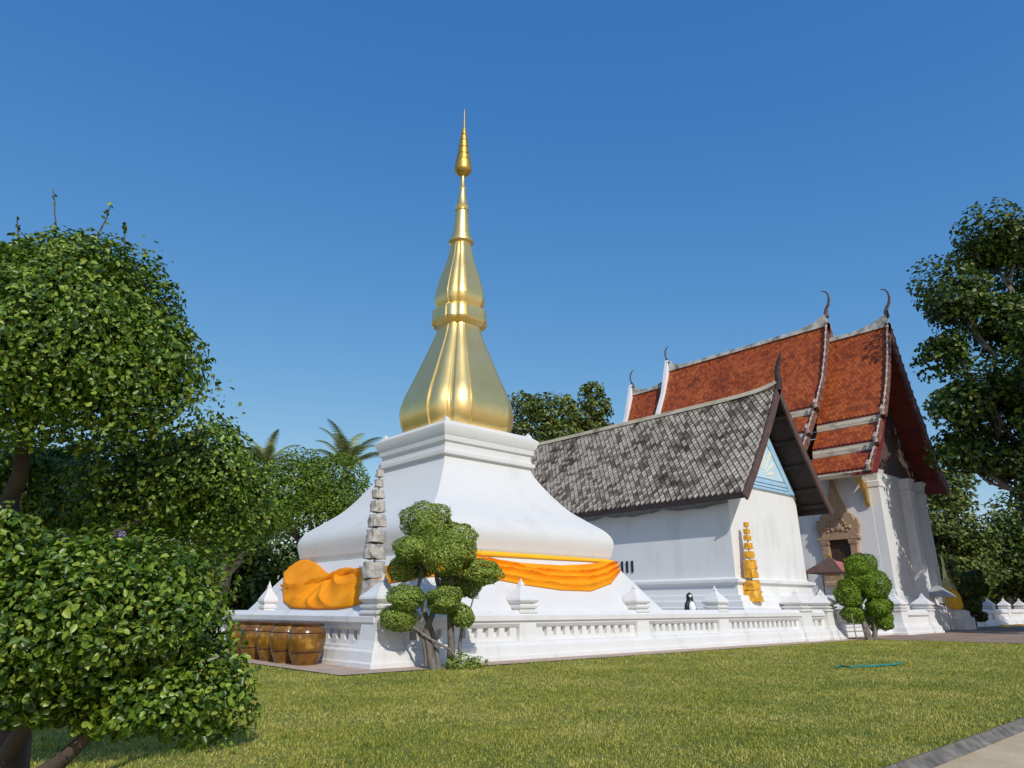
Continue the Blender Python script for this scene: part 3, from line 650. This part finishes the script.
# gilded brackets under the left eave
for y in (17.0, 22.5, 28.0):
    MB().prism([(TX - tw - .02, 7.0), (TX - tw - .25, 7.3), (TX - tw - .35, 7.9), (TX - tw - .85, 8.4), (TX - tw - 1.2, 8.9), (TX - tw - .9, 8.95), (TX - tw - .5, 8.55), (TX - tw - .02, 8.5)], 'y', y - .12, y + .12).build('eave_bracket', GOLDDARK, t, bevel=.05)
# window with a flame-shaped stucco frame in the left wall
wx, wy = TX - tw, 18.95
w = MB().box((wx - .06, wy - .62, 3.7), (wx + .2, wy + .62, 5.25)).build('window', SHUTTER, t)
f = MB()
for sg in (-1, 1):
    f.square(wx - .10, wy + sg*.84, [(3.45, .26), (3.6, .26), (3.65, .19), (4.9, .19), (5.0, .24), (5.2, .26), (5.25, .22)])
f.box((wx - .36, wy - 1.25, 5.26), (wx + .1, wy + 1.25, 5.46))
f.box((wx - .30, wy - 1.12, 5.46), (wx + .1, wy + 1.12, 5.62))
f.rect(wx - .3, wx + .1, wy - 1.1, wy + 1.1, [(2.6, .1), (2.75, .1), (2.85, 0), (3.15, 0), (3.25, .06), (3.44, .06)])
half = [(1.2, 5.62), (1.32, 6.05), (1.20, 6.5), (1.04, 6.32), (.96, 6.72), (.80, 6.78), (.62, 7.15), (.44, 7.55), (.27, 8.0), (.15, 8.45), (.07, 8.85)]
f.prism([(wy + a, z) for a, z in half] + [(wy, 9.15)] + [(wy - a, z) for a, z in reversed(half)], 'x', wx - .26, wx - .01)
for a in np.linspace(0, math.pi, 13):
    f.ball((wx - .27, wy + .58*math.cos(a), 5.75 + .85*math.sin(a)), .09, 6, 5)
for a, z, r_ in ((0, 6.0, .26), (0, 6.35, .16), (-.3, 5.85, .14), (.3, 5.85, .14), (0, 6.9, .12), (-.75, 5.95, .13), (.75, 5.95, .13)): f.ball((wx - .26, wy + a, z), (.1, r_, r_), 8, 6)
f.build('window_frame', BROWNCARVE, w)

# ------------------------------------------------------------------ tiered umbrellas
def tiered_umbrella(x, y, tiers, m, label, seed, top):
    t = thing('tiered_umbrella', (x, y, 0), label, 'ceremonial umbrella', 'tiered ceremonial umbrellas'); rnd = random.Random(seed)
    MB().lathe(x, y, [(0, .03), (top - .1, .02), (top, .004)], 8).build('pole', METAL, t)
    for z0, z1, r in tiers:
        n = 28; rings = []
        for k, u in enumerate(np.linspace(0, 1, 7)):
            z = z0 + (z1 - z0)*u; ring = []
            for i in range(n):
                a = 2*math.pi*i/n + seed; q = max(abs(math.cos(a)), abs(math.sin(a)))**-.55
                rr = r*q*.92*(1.02 - .10*u + .22*mnoise.noise(Vector((math.cos(a)*2.2 + z*3, math.sin(a)*2.2, z*6.0 + seed))) - .10*math.exp(-6*abs(mnoise.noise(Vector((a*.9, z*5, seed*3 + z0))))))
                zz = z + (.035*r/.3*mnoise.noise(Vector((a*1.3, z0*5, seed))) if k in (0, 6) else 0)
                ring.append((x + rr*math.cos(a), y + rr*math.sin(a), zz))
            rings.append(ring)
        rings = [[(x + (p[0]-x)*.93, y + (p[1]-y)*.93, p[2] + .01) for p in rings[0]]] + rings + [[(x + (p[0]-x)*.3, y + (p[1]-y)*.3, p[2] + .01) for p in rings[-1]]]
        MB().loft(rings).build('tier', m, t, smooth=50)
def from_px(rows, x, y, D):
    out = []
    for yt, yb, w in rows:
        zt, zb = at(x, yt, D).z, at(x, yb, D).z; s = FOC*math.cos(0)/((at(x, yb, D) - Vector((0, 0, EYE))).dot(_F))
        out.append((zb, zt, w/2/s))
    return out
U1 = (9.75, 16.1); U2 = (27.3, 15.6)
tiered_umbrella(*U1, [(a, b, r) for a, b, r in from_px([(470, 477, 8), (480, 487, 9), (490, 498.5, 12), (501, 512, 15), (515, 527, 17), (530, 543, 20), (546, 559, 22), (562, 578, 24), (580, 599, 25)], 374.5, 0, ahead(*U1))],
                PALECLOTH, 'nine-tiered umbrella of faded cream cloth in front of the bunched orange cloth', 1, 5.05)
tiered_umbrella(*U2, from_px([(522.5, 527, 5.5), (529, 534, 6.5), (535.5, 540.5, 7.5), (543, 549, 9), (551.5, 558.5, 10.5), (560, 569, 13), (569.5, 578, 14), (580.5, 590, 17), (590.7, 602, 19)], 752, 0, ahead(*U2)),
                GOLDCLOTH, 'nine-tiered umbrella of shiny golden cloth in front of the small hall gable', 2, 4.78)

# ------------------------------------------------------------------ clay jars
def make_jar(x, y, label, k=1.0):
    t = thing('clay_jar', (x, y, 0.012), label, 'jar', 'brown glazed clay jars beside the wall'); z = .012
    body = [(z, .27*k), (z + .04, .29*k), (z + .25, .38*k), (z + .50, .445*k), (z + .66, .45*k), (z + .78, .42*k), (z + .85, .37*k), (z + .87, .36*k)]
    MB().lathe(x, y, body, 32).build('body', GLAZE, t, smooth=50)
    MB().loft([[(x + r*math.cos(2*math.pi*i/32), y + r*math.sin(2*math.pi*i/32), q) for i in range(32)] for q, r in [(z + .86, .365*k), (z + .90, .395*k), (z + .94, .395*k), (z + .945, .36*k), (z + .90, .33*k), (z + .6, .38*k)]], caps=True).build('rim', GLAZEDARK, t, smooth=40)
    bd = MB()
    for q, r in ((z + .30, .404), (z + .72, .438)):
        bd.loft([[(x + rr*k*math.cos(2*math.pi*i/32), y + rr*k*math.sin(2*math.pi*i/32), qq) for i in range(32)] for qq, rr in [(q - .015, r - .006), (q, r + .014), (q + .015, r - .004)]])
    bd.build('raised_band', GLAZEDARK, t, smooth=40)
    return t
JL = ['nearest brown glazed clay jar, at the right end of the row beside the corner post', 'brown clay jar second from the right end of the row by the white wall',
      'brown clay jar in the middle of the row of five by the white wall', 'brown clay jar second from the left end of the row by the white wall', 'farthest brown clay jar at the left end of the row, partly behind the shrub']
for l, (x, y) in zip(JL, [(8.28, 16.55), (8.26, 17.5), (8.32, 18.47), (8.28, 19.45), (8.36, 20.6)]): make_jar(x, y, l)

# ------------------------------------------------------------------ penguin figure on the wall behind the rail
def make_penguin():
    x, y = 22.6, 15.45
    t = thing('penguin_statue', (x, y, 1.0), 'small black and white penguin statue peeking over the balustrade rail', 'statue')
    MB().box((x - .22, y - .22, 0), (x + .22, y + .22, 1.0)).build('pedestal', WHITE2, t)
    MB().lathe(x, y, [(1.0, .12), (1.05, .19), (1.25, .22), (1.45, .19), (1.55, .13), (1.62, .12), (1.70, .13), (1.78, .10), (1.84, .02)], 16).build('body', BLACK, t, smooth=60)
    MB().ball((x - .05, y - .10, 1.30), (.15, .14, .24), 12, 8).build('belly', PENWHITE, t, smooth=60)
    MB().ball((x - .06, y - .075, 1.71), (.07, .07, .06), 10, 6).build('face', PENWHITE, t, smooth=60)
    MB().tube([(x - .07, y - .12, 1.70), (x - .10, y - .21, 1.68)], [.03, .006]).build('beak', YELLOW, t)
    for sg in (-1, 1):
        MB().tube([(x + sg*.15, y + sg*.02, 1.52), (x + sg*.25, y, 1.35), (x + sg*.27, y - .03, 1.15)], [.05, .06, .02]).build('flipper', BLACK, t, smooth=60)
        MB().ball((x + sg*.09 - .04, y - .17, 1.03), (.07, .11, .035), 8, 5).build('foot', PINKPAINT, t, smooth=60)
make_penguin()

# ------------------------------------------------------------------ canopy behind the fence
def make_canopy():
    x, y = 36.15, 16.25; t = thing('canopy', (x, y, 0), 'square brown cloth canopy on thin poles beside the temple window', 'canopy')
    h0, h1, w = 2.95, 3.75, 1.0
    MB().square(x, y, [(h0, w), (h0 + .06, w - .02), (h1 - .25, .32), (h1, .04)]).build('roof', CANVAS, t)
    MB().sheet([[(x - w - .01, y - w - .012, h0 + .03), (x + w + .01, y - w - .012, h0 + .03)], [(x - .36, y - .36, h1 - .22), (x + .36, y - .36, h1 - .22)]], thick=(0, 0, -.02)).build('roof_panel', REDCANVAS, t)
    MB().lathe(x, y, [(h1 - .05, .06), (h1 + .08, .09), (h1 + .2, .03), (h1 + .45, .005)], 8).build('finial', GOLDDARK, t)
    for sx in (-1, 1):
        for sy in (-1, 1): MB().tube([(x + sx*.85, y + sy*.85, 0), (x + sx*.85, y + sy*.85, h0 + .05)], .03).build('pole', STAKE, t)
make_canopy()

# ------------------------------------------------------------------ topiary trees
def topiary(name, base, pads, D, label, lm, dens, ln, stems, seed, bark, grow=1.13):
    t = thing(name, base, label, 'topiary tree'); rnd = random.Random(seed)
    cen = []
    for px_, py_, rx, ry, dd in pads:
        c = at(px_, py_, D + dd); s = (D + dd)/FOC*.97; s *= grow; cen.append((c, (rx*s, rx*s, ry*s)))
    V, F = blob_leaves([(tuple(c), r) for c, r in cen], dens, ln, seed, shell=.11, amp=.10, lobes=40, outward=1.5, aspect=.62, inner=.10, fine=.10, stray=.03)
    raw_mesh('crown', V, F, lm, t)
    inn = MB()
    mb = MB(); b = Vector(base)
    for pts, r0, r1, who in stems:
        P = [at(a, c, D + d) for a, c, d in pts]; P[0].z = max(P[0].z, 0) - .03
        n = len(P); mb.tube(P, [r0 + (r1 - r0)*i/(n-1) for i in range(n)], 9)
        for k in who: branch(mb, P[-1], cen[k][0] - Vector((0, 0, cen[k][1][2]*.3)), r1*.8, r1*.3, rnd, 5, .06)
    mb.build('trunk', bark, t, smooth=60)
    return t
D1 = ahead(10.15, 13.25)
def z1(x, y): return 380 + x/4.265, 500 + y/4.265
pads1 = [(205, 100, 92, 70, .15), (140, 205, 74, 54, -.25), (300, 235, 90, 70, -.35), (322, 165, 72, 58, .25), (432, 308, 74, 48, -.1), (115, 415, 64, 42, -.2),
         (270, 425, 74, 50, -.45), (85, 505, 62, 42, -.1), (350, 495, 48, 40, 0), (95, 285, 52, 56, .3), (370, 370, 52, 44, .4), (235, 185, 60, 50, -.1), (170, 290, 45, 40, .5), (300, 345, 50, 40, .5)]
pads1 = [(*z1(a, b), c/4.265, d/4.265, e) for a, b, c, d, e in pads1]
def q1(l): return [(*z1(a, b), d) for a, b, d in l]
stems1 = [(q1([(228, 722, 0), (215, 640, -.03), (195, 560, 0), (230, 470, .05), (250, 380, .1)]), .10, .05, (0, 11, 3, 13)),
          (q1([(300, 715, .15), (305, 620, .15), (300, 530, .1), (295, 470, .1)]), .10, .06, (2, 6, 8, 10, 3)),
          (q1([(250, 720, .1), (235, 600, .12), (190, 480, .2), (160, 380, .25), (180, 300, .2)]), .07, .04, (1, 9, 12)),
          (q1([(345, 690, -.1), (300, 640, -.12), (210, 590, -.12), (140, 540, -.1)]), .035, .025, (7, 5)),
          (q1([(338, 715, .2), (342, 600, .2), (350, 540, .1)]), .05, .03, (8, 4)),
          (q1([(200, 700, .05), (185, 600, .0), (150, 545, -.02)]), .05, .03, (5, 7))]
tp = topiary('topiary_tree', (10.15, 13.25, 0), pads1, D1, 'large cloud-pruned topiary tree standing before the white stupa', LEAF_TOPIARY, 2300, .050, stems1, 11, BARK)
V, F = blob_leaves([((10.3, 13.2, .12), (.32, .25, .18)), ((10.65, 13.1, .1), (.22, .2, .15))], 900, .06, 12, amp=.3); raw_mesh('undergrowth', V, F, LEAF_TOPIARY, tp)
D2 = ahead(32.3, 13.3)
def z2(x, y): return 780 + x/4.514, 480 + y/4.514
pads2 = [(360, 390, 66, 56, 0), (405, 470, 74, 72, -.2), (312, 520, 56, 60, .1), (330, 605, 44, 36, .1), (445, 565, 56, 46, -.2), (475, 636, 42, 36, 0), (350, 465, 60, 60, .2), (420, 610, 30, 60, .4)]
pads2 = [(*z2(a, b), c/4.514, d/4.514, e) for a, b, c, d, e in pads2]
def q2(l): return [(*z2(a, b), d) for a, b, d in l]
stems2 = [(q2([(405, 722, 0), (390, 680, 0), (375, 630, .05), (360, 560, .1)]), .16, .09, (0, 1, 2, 3, 6)), (q2([(425, 722, .1), (430, 670, .05), (420, 600, 0)]), .12, .07, (4, 5, 1))]
topiary('topiary_tree', (32.3, 13.3, 0), pads2, D2, 'bright green cloud-pruned topiary tree at the lawn edge near the temple', LEAF_TOPIARY2, 1500, .07, stems2, 21, BARK, 1.0)
D3 = ahead(53.5, 16.0)
def z3(x, y): return 930 + x/7.68, 540 + y/7.68
pads3 = [(320, 300, 70, 55, 0), (260, 400, 56, 54, -.2), (375, 380, 56, 50, -.2), (295, 490, 74, 52, 0), (260, 590, 36, 34, 0), (390, 590, 36, 34, 0)]
pads3 = [(*z3(a, b), c/7.68, d/7.68, e) for a, b, c, d, e in pads3]
stems3 = [([(*z3(a, b), 0) for a, b in [(335, 668), (330, 600), (320, 520)]], .22, .12, (0, 1, 2, 3, 4, 5))]
topiary('topiary_tree', (53.5, 16.0, 0), pads3, D3, 'dark cloud-pruned topiary tree in deep shade near the small gilded shrine', LEAF_BIG, 500, .13, stems3, 31, BARKDARK)

st = thing('plant_stake', (31.6, 13.25, 0), 'thin wooden stakes tied as a prop beside the right topiary tree', 'stake')
sm = MB(); sm.tube([(31.35, 13.4, 0), (31.3, 13.45, 1.05)], .025).build('upright', STAKE, st)
MB().tube([(30.95, 13.6, .36), (32.0, 13.3, .38)], .02).build('crossbar', STAKE, st)

# ------------------------------------------------------------------ big shrub in the foreground
def make_shrub():
    D = 3.9; base = at(20, 900, 3.9); base.z = 0
    t = thing('clipped_shrub', base, 'big clipped shrub of glossy round leaves filling the left foreground', 'shrub')
    def B(x, y, rx, ry, d, rz=None): 
        c = at(x, y, d); s = d/FOC*.93; return (tuple(c), (rx*s, (rz or rx)*s, ry*s))
    top = [B(60, 345, 138, 108, 4.3), B(0, 350, 130, 100, 4.2), B(112, 315, 86, 80, 4.4), B(68, 280, 86, 52, 4.4), B(138, 382, 58, 60, 4.4), B(10, 285, 60, 50, 4.3), B(160, 358, 44, 52, 4.4)]
    mid = [B(202, 466, 66, 60, 5.3), B(160, 478, 66, 62, 5.1), B(232, 505, 46, 46, 5.4), B(120, 505, 50, 40, 5.3)]
    back = [B(60, 480, 100, 60, 6.0), B(-10, 490, 80, 56, 6.0), B(110, 520, 80, 40, 6.0)]
    low = [B(118, 628, 108, 86, 3.8), B(46, 612, 96, 74, 3.7), B(172, 642, 54, 66, 3.9), B(92, 586, 96, 44, 3.9), B(206, 694, 46, 42, 3.9), B(170, 700, 50, 34, 3.8), B(-20, 620, 80, 72, 3.6), B(55, 700, 62, 24, 3.8), B(130, 715, 50, 20, 3.8)]
    side = [B(0, 540, 36, 46, 3.3)]
    for i, (g, sd_) in enumerate(((top, 41), (mid, 42), (back, 45), (low, 43), (side, 44))):
        V, F = blob_leaves(g, 2500, .0385, sd_, shell=.30, outward=.85, fine=.10, amp=.20, lobes=40, aspect=.62, inner=.28, stray=.025); raw_mesh('leaf_clump', V, F, LEAF_NEAR, t)
    PURPLE = mat('purple_petals', (0.30, 0.22, 0.55), 0.6)
    for q, (a, b) in enumerate(((43, 537), (61, 538), (122, 535))):
        V, F = blob_leaves([(tuple(at(a, b, 4.3)), .022)], 9000, .016, 90 + q, aspect=.8); raw_mesh('flower', V, F, PURPLE, t)
    mb = MB(); rnd = random.Random(4)
    tr = branch(mb, base - Vector((0, 0, .05)), at(0, 590, 4.3), .10, .075, rnd, 6, .03)
    tr2 = branch(mb, tr[-1], at(10, 500, 4.8), .075, .06, rnd, 4, .03); branch(mb, tr2[-1], at(40, 380, 4.4), .055, .03, rnd, 5, .05)
    branch(mb, at(10, 800, 3.9), at(130, 700, 3.8), .055, .02, rnd, 6, .05); branch(mb, at(5, 760, 4.0), at(60, 640, 3.7), .05, .02, rnd, 6, .05)
    branch(mb, tr[-2], at(180, 480, 5.1), .05, .02, rnd, 7, .05)
    for (a, b, c, d) in ((57, 250, 53, 190), (97, 240, 112, 203), (20, 250, 17, 218), (125, 250, 124, 226)): sh = MB(); branch(sh, at(a, b, 4.4), at(c, d, 4.4), .006, .003, rnd, 5, .03); sh.build('shoot', BARKDARK, t)
    mb.build('trunk', BARKDARK, t, smooth=60)
    rg = np.random.default_rng(77); P = []
    for (a, b, c, d) in ((57, 250, 53, 190), (97, 240, 112, 203), (20, 250, 17, 218), (125, 250, 124, 226)):
        for k in range(9):
            u = .3 + .7*k/8; P.append(at(a + (c-a)*u, b + (d-b)*u, 4.4))
    for k in range(26): P.append(at(rg.uniform(225, 232), rg.uniform(715, 755), 3.9))
    P = np.array([tuple(p) for p in P]); n = len(P); D_ = unit(rg.normal(size=(n, 3))*.7 + [0, 0, .5]); Nn = unit(rg.normal(size=(n, 3)) + [.0, -.8, .4]); D_ = unit(D_ - (D_*Nn).sum(1, keepdims=True)*Nn)
    l = rg.uniform(.03, .05, n); V, F = leaf_geo(P, D_, Nn, l, l*.55); raw_mesh('shoot_leaves', V, F, LEAF_NEAR, t)
make_shrub()

# ------------------------------------------------------------------ trees
def BB(x, y, rx, ry, d):
    c = at(x, y, d); s = d/FOC*.96; return (tuple(c), (rx*s, rx*s, ry*s))
def gbase(x, d): p = at(x, 608, d); return (p.x, p.y, 0)
G = 'trees beyond the temple buildings'
tree('shade_tree', gbase(1105, 40), 'big dark leafy tree overhanging the right edge beside the temple gable', 'tree', None,
     [BB(1000, 245, 52, 36, 40), BB(960, 300, 40, 34, 40), BB(1010, 320, 55, 40, 40), BB(948, 350, 26, 24, 40), BB(975, 400, 46, 36, 40), BB(1030, 400, 60, 50, 40), BB(965, 450, 32, 24, 40), BB(1005, 460, 38, 28, 40),
      BB(1060, 280, 60, 50, 40), BB(1090, 360, 70, 60, 40), BB(1110, 440, 60, 45, 40), BB(1140, 300, 60, 55, 40), BB(1050, 230, 50, 30, 40), BB(1120, 500, 60, 36, 40), BB(1180, 520, 60, 40, 40), BB(1200, 430, 60, 60, 40), BB(1150, 560, 50, 26, 39), BB(1068, 335, 40, 45, 34), BB(1066, 420, 36, 42, 34), BB(1080, 490, 36, 36, 35), BB(1105, 400, 45, 50, 36), BB(1112, 480, 40, 40, 37), BB(1072, 540, 26, 24, 35), BB(1042, 350, 28, 40, 35), BB(1044, 430, 28, 40, 35), BB(1042, 500, 26, 30, 35)],
     .30, 55, LEAF_BIG, BARK, .55, 51, shell=.55, amp=.40, inner=.25, lobes=30, aspect=.7)
tree('leafy_tree', gbase(318, 38), 'dense sunlit green tree behind the left side of the stupa', 'tree', G,
     [BB(332, 482, 36, 32, 38), BB(295, 488, 40, 34, 38), BB(345, 500, 26, 24, 37), BB(262, 500, 38, 34, 37), BB(305, 470, 30, 20, 38), BB(318, 510, 34, 20, 37), BB(275, 520, 30, 18, 36.5)],
     .17, 90, LEAF_GREEN, BARKDARK, .35, 52, shell=.3, amp=.30, aspect=.5, fine=.08)
tree('leafy_tree', gbase(215, 34), 'shady broad tree rising behind the foreground shrub and the clay jars', 'tree', G,
     [BB(240, 518, 44, 30, 34), BB(200, 525, 50, 34, 34), BB(120, 530, 60, 40, 34), BB(50, 530, 60, 44, 35), BB(270, 520, 22, 18, 33.5), BB(230, 495, 40, 26, 36)],
     .17, 80, LEAF_GREEN, BARKDARK, .35, 53, shell=.35, amp=.30, aspect=.5, fine=.08)
tree('dark_tree', gbase(210, 48), 'dark tree mass standing far behind the foreground shrub', 'tree', G,
     [BB(250, 590, 46, 34, 48), BB(190, 585, 60, 40, 48), BB(310, 580, 40, 30, 48), BB(110, 580, 60, 45, 48), BB(30, 580, 60, 45, 48), BB(290, 560, 30, 25, 50), BB(252, 552, 30, 26, 45), BB(262, 590, 26, 22, 45), BB(225, 560, 34, 30, 46)],
     .45, 18, LEAF_BIG, BARKDARK, .4, 54, shell=.6, amp=.3, aspect=.5)
tree('round_tree', gbase(540, 55), 'olive green tree just right of the golden spire base, above the grey roof', 'tree', G,
     [BB(528, 408, 18, 20, 55), BB(548, 415, 22, 22, 55), BB(520, 430, 14, 14, 55), BB(560, 432, 22, 18, 55), BB(545, 450, 34, 24, 55)],
     .36, 26, LEAF_OLIVE, BARK, .4, 55, shell=.6, amp=.5, aspect=.6)
tree('round_tree', gbase(590, 57), 'taller olive green tree above the middle of the grey tiled roof', 'tree', G,
     [BB(591, 392, 13, 14, 57), BB(598, 410, 16, 16, 57), BB(570, 405, 13, 14, 57), BB(578, 425, 22, 20, 57), BB(602, 432, 16, 16, 57), BB(590, 450, 34, 24, 57)],
     .36, 26, LEAF_OLIVE, BARK, .4, 56, shell=.6, amp=.5, aspect=.6)
for i, (x, d, lab, bl, lm) in enumerate((
    (950, 62, 'mid green tree right behind the temple corner, beyond the small gilded shrine', [(945, 490, 34, 32), (935, 530, 34, 30), (965, 545, 34, 30), (950, 575, 40, 26), (925, 565, 26, 26)], LEAF_OLIVE),
    (1010, 66, 'dark tree at the right edge behind the far white wall', [(1010, 530, 34, 30), (1040, 540, 40, 36), (1000, 565, 36, 26), (1030, 585, 40, 24), (985, 580, 34, 22)], LEAF_BIG),
    (985, 80, 'paler distant tree between the temple corner and the right edge', [(985, 555, 40, 30), (960, 590, 40, 22), (1010, 595, 40, 20)], LEAF_OLIVE))):
    tree('background_tree', gbase(x, d), lab, 'tree', G, [BB(*b, d) for b in bl], .42, 20, lm, BARK, .4, 60 + i, shell=.6, amp=.45, aspect=.55)

def palm(x, y, d, R, label, seed, nf=17):
    top = at(x, y, d); base = (top.x + .4, top.y + .3, 0); t = thing('palm_tree', base, label, 'palm tree', 'palm trees behind the stupa'); rnd = random.Random(seed)
    mb = MB(); mb.tube([base, (top.x + .15, top.y + .1, top.z*.55), tuple(top)], [.24, .19, .15], 10); mb.build('trunk', BARK, t, smooth=60)
    for k in range(nf):
        az = 2*math.pi*k/nf + rnd.uniform(-.2, .2); el = rnd.uniform(.45, 1.5); h = Vector((math.cos(az), math.sin(az), 0)); Ln = R*rnd.uniform(.85, 1.1)
        m = MB(); pts = []
        for i in range(15):
            u = i/14; ang = el - u*u*1.25
            pts.append(top.copy() if i == 0 else pts[-1] + (h*math.cos(ang) + _Z*math.sin(ang))*Ln/14)
        m.tube(pts, [.035 - .03*i/14 for i in range(15)], 5)
        sd_ = Vector((-h.y, h.x, 0))
        for i in range(2, 15):
            for q in (0, .5):
                p = pts[i].lerp(pts[i-1], q); tg = (pts[i] - pts[i-1]).normalized(); ll = R*.19*math.sin(math.pi*min(1, (i/14*.85 + .15)))**.7
                for sg in (-1, 1):
                    e = p + (sd_*sg*.8 + tg*.5 - _Z*.35).normalized()*ll
                    w_ = tg*.07
                    m.add([p - w_, p + w_, e], [(0, 1, 2)])
        m.build('frond', LEAF_PALM, t)
palm(345, 468, 47, 3.9, 'tall coconut palm showing above the dense tree left of the stupa', 71, 16)
palm(266, 466, 50, 3.0, 'smaller palm peeking above the trees close to the foreground shrub', 72, 13)

# ------------------------------------------------------------------ things at the far right
def make_shrine():
    p = at(951, 608, 47); x, y = p.x, p.y; t = thing('small_stupa', (x, y, 0), 'small gilded stupa wrapped in orange cloth beside the grey roof sheet', 'stupa')
    MB().square(x, y, [(0, .95), (.7, .95), (.8, .8), (1.1, .78), (1.2, .6)]).build('base', WHITE2, t)
    MB().square(x, y, [(1.21, .50), (1.4, .58), (2.0, .54), (2.38, .42)]).build('cloth', YELLOW, t, bevel=.06)
    MB().square(x, y, [(2.39, .40), (2.5, .43), (2.6, .39), (2.75, .28), (3.0, .18)]).build('bell', GOLD, t)
    MB().lathe(x, y, [(2.95, .18), (3.05, .20), (3.12, .14), (3.9, .06), (4.0, .08), (4.75, .01)], 12).build('spire', GOLD, t)
make_shrine()
SH = at(941, 608, 45)
t = thing('shelter', (SH.x, SH.y, 0), 'low shelter with a pale grey sheet roof behind the right corner wall', 'shelter')
MB().square(SH.x, SH.y, [(1.95, .75), (1.99, .75), (2.6, .12), (2.63, .04)]).build('roof', GREYSHEET, t)
for sx in (-1, 1):
    for sy in (-1, 1): MB().tube([(SH.x + sx*.5, SH.y + sy*.5, 0), (SH.x + sx*.5, SH.y + sy*.5, 1.97)], .025).build('pole', GREYSHEET, t)
t = thing('boundary_wall', (62, 17, 0), 'far white wall with pointed posts below the background trees at the right', 'wall')
MB().prism([(17.3 + a, z) for a, z in mirror(PLINTH)], 'x', 54.5, 90).build('plinth', WHITE2, t)
MB().prism([(17.3 + a, z) for a, z in mirror([(-.22, .45), (-.22, .85), (-.34, .95), (-.34, 1.1), (-.2, 1.2)])], 'x', 54.5, 90).build('rail', WHITE2, t)
for x in (55.5, 59.2, 61.5, 64.5, 68.5, 73, 78): post(t, x, 17.3, 1.1)
yk = MB().box((60.5, 15.6, 0.02), (84, 15.8, .14)).build('painted_kerb', YELLOW); yk['kind'] = 'structure'

# ------------------------------------------------------------------ hose on the lawn
hp = [at(a, b, 20) for a, b in ((838, 669.5), (842, 668), (850, 669), (858, 668.4), (868, 668.6), (880, 667.2), (892, 666.4), (902, 665))]
hg = []
for a, b in ((836, 669.5), (841, 668), (850, 669.2), (860, 668), (872, 668.2), (884, 667), (894, 666.6), (903, 664.8)):
    p = at(a, b, 10); k = EYE/(EYE - p.z); q = Vector((p.x*k, p.y*k, .045)); hg.append(q)
tag(MB().tube(hg, .022, 8).build('garden_hose', HOSE, smooth=60), 'teal garden hose lying across the grass in front of the right topiary', 'hose')
